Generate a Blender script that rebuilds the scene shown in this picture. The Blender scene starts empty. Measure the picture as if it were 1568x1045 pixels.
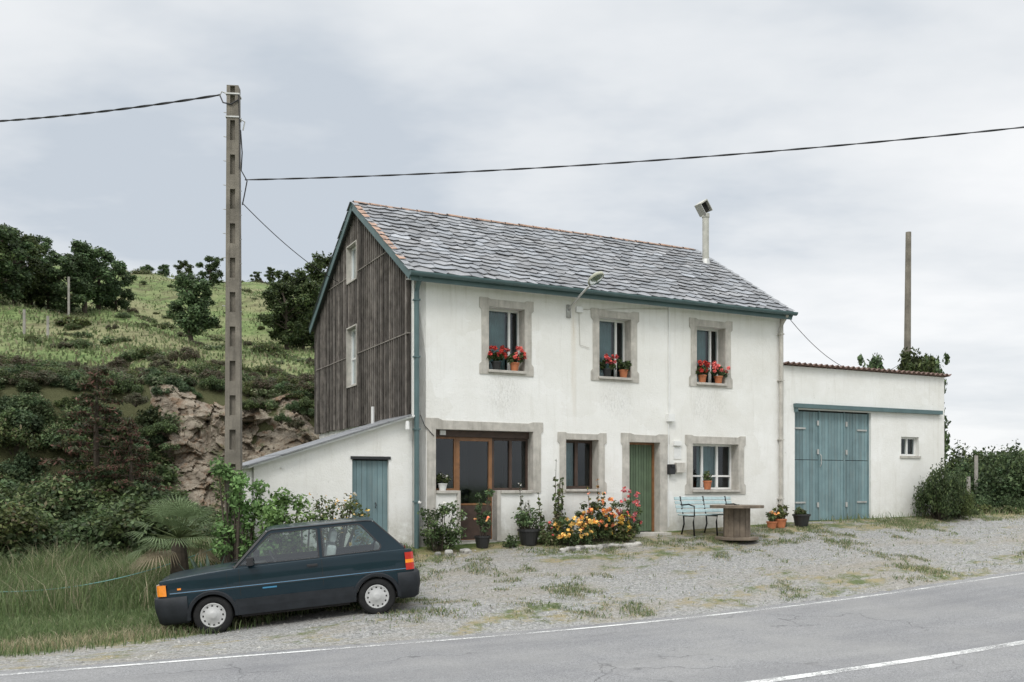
import bpy, math, random
import numpy as np
from mathutils import Vector, Matrix, noise
from mathutils.geometry import tessellate_polygon
R=random.Random(7); RG=np.random.default_rng(7)
TH=math.radians(26.69); CT,ST=math.cos(TH),math.sin(TH)
HX,HY=-1.9,18.35
scene=bpy.context.scene
COL=scene.collection

# ---------------------------------------------------------------- node helpers
def newmat(name):
    m=bpy.data.materials.new(name); m.use_nodes=True
    nt=m.node_tree; return m,nt,nt.nodes['Principled BSDF']
def N(nt,typ,props=None,**inp):
    n=nt.nodes.new(typ)
    for k,v in (props or {}).items(): setattr(n,k,v)
    for k,v in inp.items():
        key=int(k[1:]) if k[0]=='i' and k[1:].isdigit() else k.replace('_',' ')
        s=n.inputs[key]
        if isinstance(v,bpy.types.NodeSocket): nt.links.new(v,s)
        else:
            if s.type=='RGBA' and len(v)==3: v=(*v,1)
            s.default_value=v
    return n
def L(nt,a,b): nt.links.new(a,b)
def OC(nt): return N(nt,'ShaderNodeTexCoord').outputs['Object']
def noise_(nt,vec,scale,detail=4,rough=.6):
    return N(nt,'ShaderNodeTexNoise',Vector=vec,Scale=scale,Detail=detail,Roughness=rough).outputs[0]
def mr(nt,v,a,b,c=0.,d=1.):
    return N(nt,'ShaderNodeMapRange',i0=v,i1=a,i2=b,i3=c,i4=d).outputs[0]
def mth(nt,op,a,b=0.):
    return N(nt,'ShaderNodeMath',{'operation':op},i0=a,i1=b).outputs[0]
def mapping(nt,v,s,r=(0,0,0),l=(0,0,0)): return N(nt,'ShaderNodeMapping',Scale=s,Rotation=r,Location=l,Vector=v).outputs[0]
def mix(nt,f,a,b):
    n=nt.nodes.new('ShaderNodeMix'); n.data_type='RGBA'
    for s,v in ((n.inputs[0],f),(n.inputs[6],a),(n.inputs[7],b)):
        if isinstance(v,bpy.types.NodeSocket): nt.links.new(v,s)
        else: s.default_value=v if s.type!='RGBA' else (*v[:3],1)
    return n.outputs[2]
def mul(nt,a,b):
    n=nt.nodes.new('ShaderNodeMix'); n.data_type='RGBA'; n.blend_type='MULTIPLY'; n.inputs[0].default_value=1
    for s,v in ((n.inputs[6],a),(n.inputs[7],b)):
        if isinstance(v,bpy.types.NodeSocket): nt.links.new(v,s)
        else: s.default_value=(*v[:3],1)
    return n.outputs[2]
def bump(nt,b,h,strength=.3,dist=.02):
    n=N(nt,'ShaderNodeBump',Strength=strength,Distance=dist,Height=h); L(nt,n.outputs[0],b.inputs['Normal'])
def scl(c,k): return tuple(min(1,x*k) for x in c)
def simple(name,col,rough=.6,var=.2,scale=6,bmp=0,bscale=60,metal=0,attr=False,coat=0,spec=.5,grime=None):
    m,nt,b=newmat(name); oc=OC(nt)
    n=noise_(nt,oc,scale)
    c=mix(nt,mr(nt,n,.3,.7),scl(col,1-var),scl(col,1+var))
    if grime: c=mix(nt,mr(nt,noise_(nt,mapping(nt,oc,(6,6,.7)),1.6,5,.7),.5,.72,0,grime[1]),c,grime[0])
    if attr: c=mul(nt,c,N(nt,'ShaderNodeAttribute',{'attribute_name':'Col'}).outputs[0])
    L(nt,c,b.inputs['Base Color']); b.inputs['Roughness'].default_value=rough
    b.inputs['Metallic'].default_value=metal; b.inputs['Coat Weight'].default_value=coat
    b.inputs['Coat Roughness'].default_value=.04
    b.inputs['Specular IOR Level'].default_value=spec
    if bmp: bump(nt,b,noise_(nt,oc,bscale,4),bmp,.01)
    return m
def foliage_mat(name,trans=.35,hue=.06):
    m,nt,b=newmat(name)
    a=N(nt,'ShaderNodeAttribute',{'attribute_name':'Col'}).outputs[0]
    oi=N(nt,'ShaderNodeObjectInfo').outputs['Random']
    h=N(nt,'ShaderNodeHueSaturation',Hue=mr(nt,oi,0,1,.5-hue*.5,.5+hue*.35),Saturation=mr(nt,oi,0,1,.92,.75),Value=mr(nt,oi,0,1,.8,1.25),Color=a).outputs[0]
    L(nt,h,b.inputs['Base Color']); b.inputs['Roughness'].default_value=.6; b.inputs['Specular IOR Level'].default_value=.2
    t=N(nt,'ShaderNodeBsdfTranslucent',Color=h)
    ms=N(nt,'ShaderNodeMixShader',Fac=trans); L(nt,b.outputs[0],ms.inputs[1]); L(nt,t.outputs[0],ms.inputs[2])
    L(nt,ms.outputs[0],nt.nodes['Material Output'].inputs[0]); return m

# ---------------------------------------------------------------- materials
M={}
def wall_mat():
    m,nt,b=newmat('white_render'); oc=OC(nt)
    sep=N(nt,'ShaderNodeSeparateXYZ',Vector=oc)
    n1=noise_(nt,oc,1.1,6,.7); n2=noise_(nt,oc,7,6,.8)
    c=mix(nt,mr(nt,n1,.35,.7),(.85,.845,.82),(.77,.76,.72))
    n3=noise_(nt,mapping(nt,oc,(5,5,.4)),1.5,6,.75)
    c=mix(nt,mr(nt,n3,.54,.78,0,.36),c,(.50,.47,.40))
    pt=N(nt,'ShaderNodeTexVoronoi',Vector=N(nt,'ShaderNodeVectorMath',{'operation':'ADD'},i0=oc,i1=N(nt,'ShaderNodeTexNoise',Vector=oc,Scale=2.5,Detail=4.0).outputs['Color']).outputs[0],Scale=.55)
    pv=N(nt,'ShaderNodeSeparateColor',Color=pt.outputs['Color']).outputs[0]
    c=mul(nt,c,mix(nt,mr(nt,pv,.2,.9),(.94,.935,.92),(1,1,1)))
    tot=None
    for cx in (1.95,4.62,7.15):
        dx=mth(nt,'DIVIDE',mth(nt,'SUBTRACT',sep.outputs[0],cx),.42)
        dz=mth(nt,'DIVIDE',mth(nt,'SUBTRACT',sep.outputs[2],3.98),.44)
        dd=mth(nt,'ADD',mth(nt,'MULTIPLY',dx,dx),mth(nt,'MULTIPLY',dz,dz))
        k=mr(nt,mth(nt,'ADD',dd,mth(nt,'MULTIPLY',mth(nt,'SUBTRACT',noise_(nt,oc,2.3,4,.6),.5),3.0)),.0,1.5,1,0)
        tot=k if tot is None else mth(nt,'MAXIMUM',tot,k)
    nn=noise_(nt,mapping(nt,oc,(2.2,2.2,.9)),12,8,.85)
    f=mth(nt,'MULTIPLY',tot,mr(nt,nn,.46,.66,0,.62))
    c=mix(nt,f,c,(.37,.355,.32))
    c=mix(nt,mr(nt,n2,.65,.69,0,.5),c,(.45,.43,.38))
    rx=mth(nt,'ABSOLUTE',mth(nt,'SUBTRACT',sep.outputs[0],3.58)); rs=mth(nt,'MULTIPLY',mr(nt,rx,.0,.09,1,0),mth(nt,'MULTIPLY',mr(nt,sep.outputs[2],3.2,5.7,0,1),mr(nt,n3,.35,.6)))
    c=mix(nt,mth(nt,'MULTIPLY',rs,.6),c,(.52,.41,.26))
    g=mth(nt,'MULTIPLY',mr(nt,sep.outputs[2],1.0,1.8,1,0),mr(nt,noise_(nt,oc,5,6,.75),.36,.58))
    c=mix(nt,mth(nt,'MULTIPLY',g,.65),c,(.38,.35,.28))
    g=mth(nt,'MULTIPLY',mr(nt,sep.outputs[2],5.7,6.3,0,1),mr(nt,n3,.42,.62))
    c=mix(nt,mth(nt,'MULTIPLY',g,.35),c,(.5,.47,.4))
    L(nt,c,b.inputs['Base Color']); b.inputs['Roughness'].default_value=.85; b.inputs['Specular IOR Level'].default_value=.2
    h=mth(nt,'ADD',mth(nt,'MULTIPLY',n1,2.5),noise_(nt,oc,30,5,.75))
    bump(nt,b,h,.6,.014); return m
M['wall']=wall_mat()
M['surround']=simple('cement_surround',(.47,.445,.40),.9,.2,5,.4,70,grime=((.27,.25,.21),.6))
M['board']=simple('weathered_board',(.115,.103,.092),.9,.45,5,.5,40,attr=True,grime=((.22,.205,.19),.7),spec=.15)
M['teal']=simple('teal_paint',(.155,.235,.25),.55,.14,3,.12,60,attr=True,grime=((.22,.26,.25),.6))
M['tealtrim']=simple('teal_trim',(.085,.14,.145),.5,.15,3)
M['greendoor']=simple('green_door',(.10,.145,.085),.55,.15,5,.1,50,attr=True)
def slate_mat():
    m,nt,b=newmat('slate'); oc=OC(nt)
    c=mix(nt,mr(nt,noise_(nt,oc,6,5,.7),.3,.7),(.165,.17,.18),(.26,.265,.27))
    c=mul(nt,c,N(nt,'ShaderNodeAttribute',{'attribute_name':'Col'}).outputs[0])
    c=mix(nt,mr(nt,noise_(nt,oc,11,6,.8),.6,.7,0,.6),c,(.36,.36,.33))
    L(nt,c,b.inputs['Base Color']); b.inputs['Roughness'].default_value=.5; b.inputs['Specular IOR Level'].default_value=.35
    bump(nt,b,noise_(nt,oc,25,5,.7),.5,.012); return m
M['slate']=slate_mat()
M['ridge']=simple('ridge_tile',(.34,.22,.16),.85,.4,6,.4,40)
M['wood']=simple('varnished_wood',(.22,.105,.045),.4,.25,8,.1,60)
M['darkwood']=simple('dark_wood',(.06,.037,.027),.6,.25,8)
M['white']=simple('white_paint',(.74,.74,.72),.45,.06,5)
M['concrete']=simple('concrete',(.32,.30,.27),.9,.22,4,.5,50)
M['stonewash']=simple('stone',(.30,.29,.265),.9,.3,5,.5,30,attr=True)
M['metal']=simple('galvanised_metal',(.48,.48,.46),.5,.15,8,metal=.5)
M['black']=simple('black_plastic',(.02,.02,.022),.5,.2,10)
M['blackiron']=simple('black_iron',(.02,.02,.02),.5,.2,10,metal=.5)
M['terra']=simple('terracotta',(.45,.16,.07),.8,.2,8,.2,60)
M['benchpaint']=simple('pale_blue_paint',(.38,.49,.50),.55,.15,8,.1,40,grime=((.3,.32,.3),.5))
M['spool']=simple('spool_wood',(.17,.135,.10),.8,.35,6,.4,50,attr=True)
M['pole']=simple('pole_concrete',(.19,.17,.14),.9,.35,2.5,.7,30,grime=((.09,.08,.065),.8))
M['cable']=simple('cable_rubber',(.02,.02,.022),.6,.1,5)
M['foliage']=foliage_mat('foliage'); M['petal']=foliage_mat('petal',.25,0)
M['grass']=foliage_mat('grass_blade',.4,0)
M['bark']=simple('bark',(.075,.06,.045),.95,.3,10,.6,30)
M['paper']=simple('paper',(.7,.7,.68),.7,.08,20)
M['curtain']=simple('curtain',(.15,.215,.22),.8,.25,3)
M['dark']=simple('dark_interior',(.018,.017,.016),.9,.2,4)
M['corr']=simple('corrugated_roof',(.16,.10,.08),.8,.3,5)
M['plasticpot']=simple('plastic_pot',(.02,.02,.02),.5,.2,8)
M['lampshell']=simple('lamp_shell',(.42,.42,.33),.5,.15,8)
def glass_mat(name,tint,base=.05,rough=.02,top=.8):
    m=bpy.data.materials.new(name); m.use_nodes=True; nt=m.node_tree; nt.nodes.clear()
    out=N(nt,'ShaderNodeOutputMaterial')
    lw=N(nt,'ShaderNodeLayerWeight',Blend=.2).outputs['Fresnel']
    nv=noise_(nt,OC(nt),1.8,1)
    f=mr(nt,lw,0,1,base,top)
    t=N(nt,'ShaderNodeBsdfTransparent',Color=tint); g=N(nt,'ShaderNodeBsdfGlossy',Color=(.9,.95,1),Roughness=rough)
    bp=N(nt,'ShaderNodeBump',Strength=.03,Distance=.02,Height=nv); L(nt,bp.outputs[0],g.inputs['Normal'])
    ms=N(nt,'ShaderNodeMixShader',Fac=f); L(nt,t.outputs[0],ms.inputs[1]); L(nt,g.outputs[0],ms.inputs[2])
    L(nt,ms.outputs[0],out.inputs[0]); return m
M['glass']=glass_mat('window_glass',(.75,.85,.85),.05,.06)
M['carglass']=glass_mat('car_glass',(.72,.80,.78),.10)

# ---------------------------------------------------------------- mesh builder
class MB:
    def __init__(s): s.v=[];s.f=[];s.m=[];s.c=[]
    def add(s,vs,fs,mi=0,col=(1,1,1)):
        o=len(s.v); s.v.extend([tuple(a) for a in vs])
        for f in fs: s.f.append([i+o for i in f]); s.m.append(mi); s.c.append(col)
    def arr(s,V,F,C,mi=0):
        o=len(s.v); s.v.extend(V.tolist()); s.f.extend((F+o).tolist()); s.m.extend([mi]*len(F)); s.c.extend([tuple(c) for c in C.tolist()])
    def box(s,x0,x1,y0,y1,z0,z1,mi=0,col=(1,1,1),T=None):
        vs=[Vector((x,y,z)) for z in (z0,z1) for y in (y0,y1) for x in (x0,x1)]
        if T: vs=[T@a for a in vs]
        s.add(vs,[(0,2,3,1),(4,5,7,6),(0,1,5,4),(2,6,7,3),(0,4,6,2),(1,3,7,5)],mi,col)
    def tube(s,pts,rad,n=10,mi=0,col=(1,1,1),cap=True):
        pts=[Vector(p) for p in pts]; k=len(pts)
        if not hasattr(rad,'__len__'): rad=[rad]*k
        vs=[];fs=[]
        for i,p in enumerate(pts):
            d=(pts[min(i+1,k-1)]-pts[max(i-1,0)]); d=d.normalized() if d.length>1e-9 else Vector((0,0,1))
            a=d.cross(Vector((0,0,1)) if abs(d.z)<.9 else Vector((1,0,0))).normalized(); b=d.cross(a)
            for j in range(n):
                t=2*math.pi*j/n; vs.append(p+(a*math.cos(t)+b*math.sin(t))*rad[i])
        for i in range(k-1):
            for j in range(n):
                j2=(j+1)%n; fs.append((i*n+j,i*n+j2,(i+1)*n+j2,(i+1)*n+j))
        if cap: fs.append(tuple(range(n-1,-1,-1))); fs.append(tuple((k-1)*n+j for j in range(n)))
        s.add(vs,fs,mi,col)
    def lathe(s,prof,c=(0,0,0),n=20,mi=0,col=(1,1,1),T=None):
        vs=[];fs=[];k=len(prof)
        for r,z in prof:
            for j in range(n):
                t=2*math.pi*j/n; p=Vector((c[0]+r*math.cos(t),c[1]+r*math.sin(t),c[2]+z)); vs.append(T@p if T else p)
        for i in range(k-1):
            for j in range(n):
                j2=(j+1)%n; fs.append((i*n+j,i*n+j2,(i+1)*n+j2,(i+1)*n+j))
        s.add(vs,fs,mi,col)
    def plate(s,outer,holes,fmap,d0,d1,mi=0,col=(1,1,1)):
        loops=[outer]+list(holes)
        fl=[p for l in loops for p in l]
        tris=tessellate_polygon([[Vector((a,b,0)) for a,b in l] for l in loops])
        s.add([fmap(a,b,d0) for a,b in fl],[tuple(t) for t in tris],mi,col)
        for li,l in enumerate(loops):
            n=len(l); vs=[fmap(a,b,d0) for a,b in l]+[fmap(a,b,d1) for a,b in l]
            s.add(vs,[(i,(i+1)%n,n+(i+1)%n,n+i) for i in range(n)],mi,col)
    def grid(s,P,mi=0,col=(1,1,1)):
        r=len(P);c=len(P[0]); s.add([p for row in P for p in row],[(i*c+j,i*c+j+1,(i+1)*c+j+1,(i+1)*c+j) for i in range(r-1) for j in range(c-1)],mi,col)
    def mesh(s,name,mats,smooth=False):
        me=bpy.data.meshes.new(name); me.from_pydata(s.v,[],s.f)
        for m in mats: me.materials.append(M[m] if isinstance(m,str) else m)
        me.polygons.foreach_set('material_index',s.m)
        lt=np.array([len(f) for f in s.f]); C=np.array(s.c,dtype=np.float32); C=np.hstack([C,np.ones((len(C),1),np.float32)])
        at=me.color_attributes.new('Col','FLOAT_COLOR','CORNER'); at.data.foreach_set('color',np.repeat(C,lt,axis=0).ravel())
        if smooth: me.polygons.foreach_set('use_smooth',[True]*len(s.f))
        me.update(); return me
    def obj(s,name,mats,parent=None,loc=(0,0,0),rot=(0,0,0),smooth=False,bevel=0,scale=(1,1,1)):
        me=s.mesh(name,mats,smooth); return mkobj(name,me,parent,loc,rot,bevel,scale,smooth)
def mkobj(name,me,parent=None,loc=(0,0,0),rot=(0,0,0),bevel=0,scale=(1,1,1),smooth=False):
    o=bpy.data.objects.new(name,me); COL.objects.link(o)
    o.location=loc; o.rotation_euler=rot; o.scale=scale
    if parent: o.parent=parent
    if bevel:
        b=o.modifiers.new('b','BEVEL'); b.width=bevel; b.segments=2; b.limit_method='ANGLE'; b.angle_limit=math.radians(40)
    return o
def empty(name,loc=(0,0,0),rot=(0,0,0)):
    e=bpy.data.objects.new(name,None); COL.objects.link(e); e.location=loc; e.rotation_euler=rot; e.empty_display_size=.3; return e

def leafcloud(centers,radii,n,size,cols,up=.4,aspect=.55,pw=.45,rg=RG,zmin=None):
    centers=np.array(centers,float); radii=np.array(radii,float)
    if radii.ndim==1: radii=np.repeat(radii[:,None],3,axis=1)
    k=len(centers); vol=radii.prod(axis=1)**(2/3); idx=rg.choice(k,n,p=vol/vol.sum())
    d=rg.normal(size=(n,3)); d/=np.linalg.norm(d,axis=1)[:,None]
    pos=centers[idx]+d*radii[idx]*(rg.random(n)**pw)[:,None]*(1+.16*rg.normal(size=n))[:,None]
    if zmin is not None: pos[:,2]=np.maximum(pos[:,2],zmin+rg.random(n)*.1)
    nr=d*.5+rg.normal(size=(n,3))*.5+np.array([0,0,up]); nr/=np.linalg.norm(nr,axis=1)[:,None]
    a=np.cross(nr,rg.normal(size=(n,3))); a/=np.linalg.norm(a,axis=1)[:,None]; b=np.cross(nr,a)
    s=(size*(.6+.8*rg.random(n)))[:,None]
    V=np.stack([pos-a*s,pos+b*s*aspect,pos+a*s,pos-b*s*aspect],axis=1).reshape(-1,3)
    F=np.arange(4*n).reshape(n,4)
    cols=np.array(cols,float); cl=rg.random(k)
    C=cols[rg.integers(0,len(cols),n)]*(.65+.7*rg.random(n))[:,None]*(.7+.6*cl[idx])[:,None]
    return V,F,C
def blades(P,h,w,cols,lean=.35,rg=RG):
    n=len(P); h=h*(.4+1.1*rg.random(n)**1.3); az=rg.random(n)*6.283; la=rg.random(n)*6.283
    sx=np.stack([np.cos(az),np.sin(az),0*az],1)*(w*(.6+.8*rg.random(n)))[:,None]
    ln=np.stack([np.cos(la),np.sin(la),0*la],1)*(h*lean*rg.random(n))[:,None]
    up=np.zeros((n,3)); up[:,2]=1
    m=P+up*(h*.6)[:,None]+ln*.35; t=P+up*(h*(1-.25*lean*rg.random(n)))[:,None]+ln
    V=np.stack([P-sx,P+sx,m-sx*.7,m+sx*.7,t],1).reshape(-1,3)
    b=np.arange(n)*5
    F=np.stack([np.stack([b,b+1,b+3],1),np.stack([b,b+3,b+2],1),np.stack([b+2,b+3,b+4],1)],1).reshape(-1,3)
    cols=np.array(cols); C=cols[rg.integers(0,len(cols),n)]*(.7+.6*rg.random(n))[:,None]
    return V,F,np.repeat(C,3,axis=0)

# ---------------------------------------------------------------- terrain
def sm(x): x=np.clip(x,0,1); return x*x*(3-2*x)
def gz(p,q):
    p=np.asarray(p,float); q=np.asarray(q,float)
    zr=np.where(p<5,0,np.where(p<15,.0029*(p-5)**2,np.minimum(.29+.058*(p-15),.95)))
    zh=np.interp(p,[-40,2.3,3.3,4.4,6.5,12.5,16,21.5,40],[-.3,0,.3,.72,.93,1.11,1.25,1.36,1.6])
    t=np.clip((q-12.3)/4.9,0,1)
    rL=np.interp(t,[0,.2,.55,1],[0,.29,.36,1]); rR=t**.9; w=np.clip((p-5.5)/3,0,1)
    z=zr+(zh-zr)*(rL*(1-w)+rR*w)
    z=z+.12*np.clip(q-17.2,0,8)*np.clip((6-p)/3,0,1)
    s=p-.3*(q-25); m=1-sm((s-8)/20)
    h=3.9*sm((q-25.2)/3)+.25*np.clip(q-28,0,72)+.02*np.clip(q-100,0,300)
    far=np.clip((q-28)/30,0,1)
    h=h+far*(.9*np.sin(p*.11+1)*np.cos(q*.09)+.5*np.sin(p*.31+q*.17))+np.clip((q-27)/3,0,1)*.15*np.sin(p*.9+q*.7)
    return z+m*h
def W2P(X,Y): return X*CT+Y*ST,-X*ST+Y*CT
def P2W(p,q): return p*CT-q*ST,p*ST+q*CT
def G(X,Y): return float(gz(*W2P(X,Y)))
def hf(t,v): return HX+t*CT-v*ST,HY+t*ST+v*CT
def HG(t,v): return G(*hf(t,v))

pc=np.concatenate([-np.geomspace(1500,12,26),np.arange(-11,32,.25),np.geomspace(33,1500,30)])
qc=np.concatenate([-np.geomspace(1200,5,14),np.arange(-4,11,1.0),np.arange(11,30,.25),np.arange(30,60,1.0),np.geomspace(61,2000,40)])
PP,QQ=np.meshgrid(pc,qc); ZZ=gz(PP,QQ)
def gravel_mask(p,q):
    qlo=np.interp(p,[-40,0,3,4.5,6.5,20,24,40],[13.2,13.5,14.4,15.0,16.7,17.2,16.8,16.2])
    g=sm((qlo-q)/.9+.5)*sm((q-11.5)/.3)
    far=1-sm((p-60)/10)
    return g*far
GM=gravel_mask(PP,QQ)
DRY=np.exp(-((QQ-np.interp(PP,[-40,0,3,4.5,6.5,20,24,40],[13.8,14.1,14.9,15.5,16.5,16.7,16.9,16.3]))/.8)**2)
DRY=np.maximum(DRY,np.exp(-((QQ-12.9)/.35)**2)*.55)
DRY=np.maximum(DRY,.2*np.clip((QQ-30)/20,0,1))
ROCK=np.where((QQ>25)&(QQ<28.5)&(PP<10),1.,0.)
nr_,nc_=PP.shape
V=np.stack([PP,QQ,ZZ],-1).reshape(-1,3)
i,j=np.meshgrid(np.arange(nr_-1),np.arange(nc_-1),indexing='ij'); b0=(i*nc_+j).ravel()
F=np.stack([b0,b0+1,b0+nc_+1,b0+nc_],1)
me=bpy.data.meshes.new('ground'); me.from_pydata(V.tolist(),[],F.tolist())
at=me.color_attributes.new('Zone','FLOAT_COLOR','POINT')
at.data.foreach_set('color',np.stack([GM,DRY,ROCK,np.ones_like(GM)],-1).astype(np.float32).ravel())
me.polygons.foreach_set('use_smooth',[True]*len(F))
def ground_mat():
    m,nt,b=newmat('ground'); oc=OC(nt)
    z=N(nt,'ShaderNodeAttribute',{'attribute_name':'Zone'}).outputs[0]
    s=N(nt,'ShaderNodeSeparateColor',Color=z)
    q_=N(nt,'ShaderNodeSeparateXYZ',Vector=oc).outputs[1]
    nA=noise_(nt,oc,1.1,6,.7); nB=noise_(nt,oc,.22,5,.6); nC=noise_(nt,oc,7,5,.75)
    g=mix(nt,mr(nt,nC,.3,.7),(.06,.10,.028),(.125,.165,.055))
    hg=mix(nt,mr(nt,noise_(nt,oc,1.8,8,.82),.40,.60),(.075,.12,.038),(.20,.25,.10))
    hg=mix(nt,mr(nt,nB,.46,.60,0,.8),hg,(.23,.22,.12))
    hg=mix(nt,mr(nt,noise_(nt,mapping(nt,oc,(.6,1.3,1)),.4,8,.8),.50,.60,0,.8),hg,(.10,.095,.05))
    g=mix(nt,mr(nt,nA,.58,.75,0,.7),g,(.10,.075,.045))
    g=mix(nt,mr(nt,q_,27,31),g,hg)
    dry=mix(nt,mr(nt,nC,.3,.7),(.19,.155,.085),(.36,.295,.165))
    df=mth(nt,'ADD',s.outputs[1],mth(nt,'MULTIPLY',mth(nt,'SUBTRACT',nA,.5),2.2))
    g=mix(nt,mr(nt,df,.5,.95),g,dry)
    v=N(nt,'ShaderNodeTexVoronoi',Vector=oc,Scale=32.0)
    v2=N(nt,'ShaderNodeTexVoronoi',Vector=oc,Scale=90.0)
    vs=N(nt,'ShaderNodeSeparateColor',Color=v.outputs['Color']).outputs[0]
    vs2=N(nt,'ShaderNodeSeparateColor',Color=v2.outputs['Color']).outputs[0]
    vv=mth(nt,'ADD',mth(nt,'MULTIPLY',vs,.5),mth(nt,'MULTIPLY',vs2,.5))
    gr=mix(nt,vv,(.125,.125,.12),(.45,.445,.425))
    gr=mix(nt,mr(nt,noise_(nt,mapping(nt,oc,(.35,1,1)),.8,6,.7),.46,.64,0,.55),gr,(.28,.245,.185))
    wd=mth(nt,'ADD',noise_(nt,mapping(nt,oc,(.5,1,1)),1.0,8,.82),mth(nt,'MULTIPLY',s.outputs[1],.12))
    gr=mix(nt,mr(nt,wd,.56,.64,0,.9),gr,mix(nt,mr(nt,noise_(nt,oc,1.7,5,.7),.42,.56),(.095,.125,.04),(.29,.245,.135)))
    gf=mth(nt,'ADD',s.outputs[0],mth(nt,'MULTIPLY',mth(nt,'SUBTRACT',nA,.5),1.6))
    c=mix(nt,mr(nt,gf,.36,.66),g,gr)
    rk=mix(nt,nC,(.05,.055,.025),(.12,.12,.06))
    c=mix(nt,s.outputs[2],c,rk)
    L(nt,c,b.inputs['Base Color']); b.inputs['Roughness'].default_value=.95; b.inputs['Specular IOR Level'].default_value=.15
    h=mth(nt,'ADD',mth(nt,'MULTIPLY',v.outputs['Distance'],-.8),noise_(nt,oc,20,5,.8))
    bump(nt,b,h,.8,.03); return m
me.materials.append(ground_mat()); mkobj('ground',me,rot=(0,0,TH))

def road_mat():
    m,nt,b=newmat('asphalt'); oc=OC(nt)
    v=N(nt,'ShaderNodeTexVoronoi',Vector=oc,Scale=100.0); vs=N(nt,'ShaderNodeSeparateColor',Color=v.outputs['Color']).outputs[0]
    c=mix(nt,vs,(.125,.125,.127),(.30,.30,.30))
    st=mapping(nt,oc,(.12,1,1))
    c=mix(nt,mr(nt,noise_(nt,st,1.4,5,.6),.4,.7,0,.6),c,(.14,.14,.145))
    c=mix(nt,mr(nt,noise_(nt,oc,.6,6,.65),.4,.7,0,.45),c,(.29,.285,.27))
    wv=N(nt,'ShaderNodeVectorMath',{'operation':'ADD'},i0=oc,i1=N(nt,'ShaderNodeTexNoise',Vector=oc,Scale=1.5,Detail=4.0).outputs['Color']).outputs[0]
    e=N(nt,'ShaderNodeTexVoronoi',{'feature':'DISTANCE_TO_EDGE'},Vector=wv,Scale=.33).outputs[0]
    cr=mth(nt,'MULTIPLY',mr(nt,e,.0,.006,1,0),mr(nt,noise_(nt,oc,.5,2),.5,.6))
    c=mix(nt,mth(nt,'MULTIPLY',cr,.6),c,(.06,.06,.06))
    L(nt,c,b.inputs['Base Color']); b.inputs['Roughness'].default_value=.85; b.inputs['Specular IOR Level'].default_value=.25
    h=mth(nt,'SUBTRACT',noise_(nt,oc,90,3),mth(nt,'MULTIPLY',cr,1.5)); bump(nt,b,h,.5,.008)
    q_=N(nt,'ShaderNodeSeparateXYZ',Vector=oc).outputs[1]
    ef=mth(nt,'ADD',mr(nt,q_,12.08,12.34),mth(nt,'MULTIPLY',mth(nt,'SUBTRACT',noise_(nt,oc,5,6,.8),.5),2.2))
    t=N(nt,'ShaderNodeBsdfTransparent'); ms=N(nt,'ShaderNodeMixShader',Fac=mth(nt,'MULTIPLY',mr(nt,ef,.45,.55),mr(nt,q_,11.95,12.02)))
    L(nt,b.outputs[0],ms.inputs[1]); L(nt,t.outputs[0],ms.inputs[2]); L(nt,ms.outputs[0],nt.nodes['Material Output'].inputs[0])
    return m
M['road']=road_mat()
ps=np.concatenate([np.arange(-90,-5,2.),np.arange(-5,30,.2),np.arange(30,120,2.)])
P=[]
for p in ps:
    e=.07*noise.noise(Vector((p*1.3,0,0)))+.05*noise.noise(Vector((p*6,3,0)))
    P.append([(p,q,float(gz(p,q))+.008) for q in list(np.linspace(3.6,12.0,16))+[12.32+e]])
mb=MB(); mb.grid(P); mb.obj('road',['road'],rot=(0,0,TH),smooth=True)
def mark_mat():
    m,nt,b=newmat('road_marking'); oc=OC(nt)
    L(nt,mix(nt,noise_(nt,oc,20),(.55,.55,.53),(.76,.76,.74)),b.inputs['Base Color']); b.inputs['Roughness'].default_value=.7
    t=N(nt,'ShaderNodeBsdfTransparent'); n=mth(nt,'ADD',mth(nt,'MULTIPLY',noise_(nt,oc,28,5,.8),.6),mth(nt,'MULTIPLY',noise_(nt,oc,.9,3,.6),.5))
    ms=N(nt,'ShaderNodeMixShader',Fac=mr(nt,n,.50,.64)); L(nt,t.outputs[0],ms.inputs[2]); L(nt,b.outputs[0],ms.inputs[1])
    L(nt,ms.outputs[0],nt.nodes['Material Output'].inputs[0]); return m
M['mark']=mark_mat()
mb=MB()
for q0,q1 in ((11.92,12.01),(7.78,7.93)):
    mb.grid([[(p,q,float(gz(p,q))+.013) for q in (q0,q1)] for p in ps])
mb.obj('road_markings',['mark'],rot=(0,0,TH))

# ---------------------------------------------------------------- house
H=empty('white_farmhouse',(HX,HY,0),(0,0,TH))
def fm(a,b,d): return (a,d,b)
LEN=9.35; DEP=6.86; RZ=8.5; SL=.62; EV=-.28; EZ=6.2
def roofz(v): return EZ+SL*(v-EV) if v<DEP/2 else EZ+SL*(DEP-EV-v)
def rect(a,b,c,d): return [(a,c),(b,c),(b,d),(a,d)]
up=[(1.598,2.413),(4.206,5.02),(6.788,7.607)]
bay=[(.451,2.02),(.975,2.02),(.975,1.0),(1.78,1.0),(1.78,2.02),(2.61,2.02),(2.61,3.236),(.451,3.236)]
holes=[rect(a,b,4.46,5.735) for a,b in up]+[bay,rect(3.387,4.19,2.05,3.10),rect(4.972,5.784,1.10,3.08),rect(6.678,7.99,2.03,3.08)]
mb=MB()
mb.plate(rect(0,LEN,.3,6.36),holes,fm,0,.30)
mb.add([(LEN,0,.3),(LEN,DEP,.3),(LEN,DEP,6.3),(LEN,DEP/2,8.42),(LEN,0,6.3)],[(0,1,2,3,4)])
mb.add([(0,DEP,.3),(LEN,DEP,.3),(LEN,DEP,6.3),(0,DEP,6.3)],[(0,1,2,3)])
gw=[(3.43,4.13,4.43,5.75),(3.43,4.13,6.83,7.64)]
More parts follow.
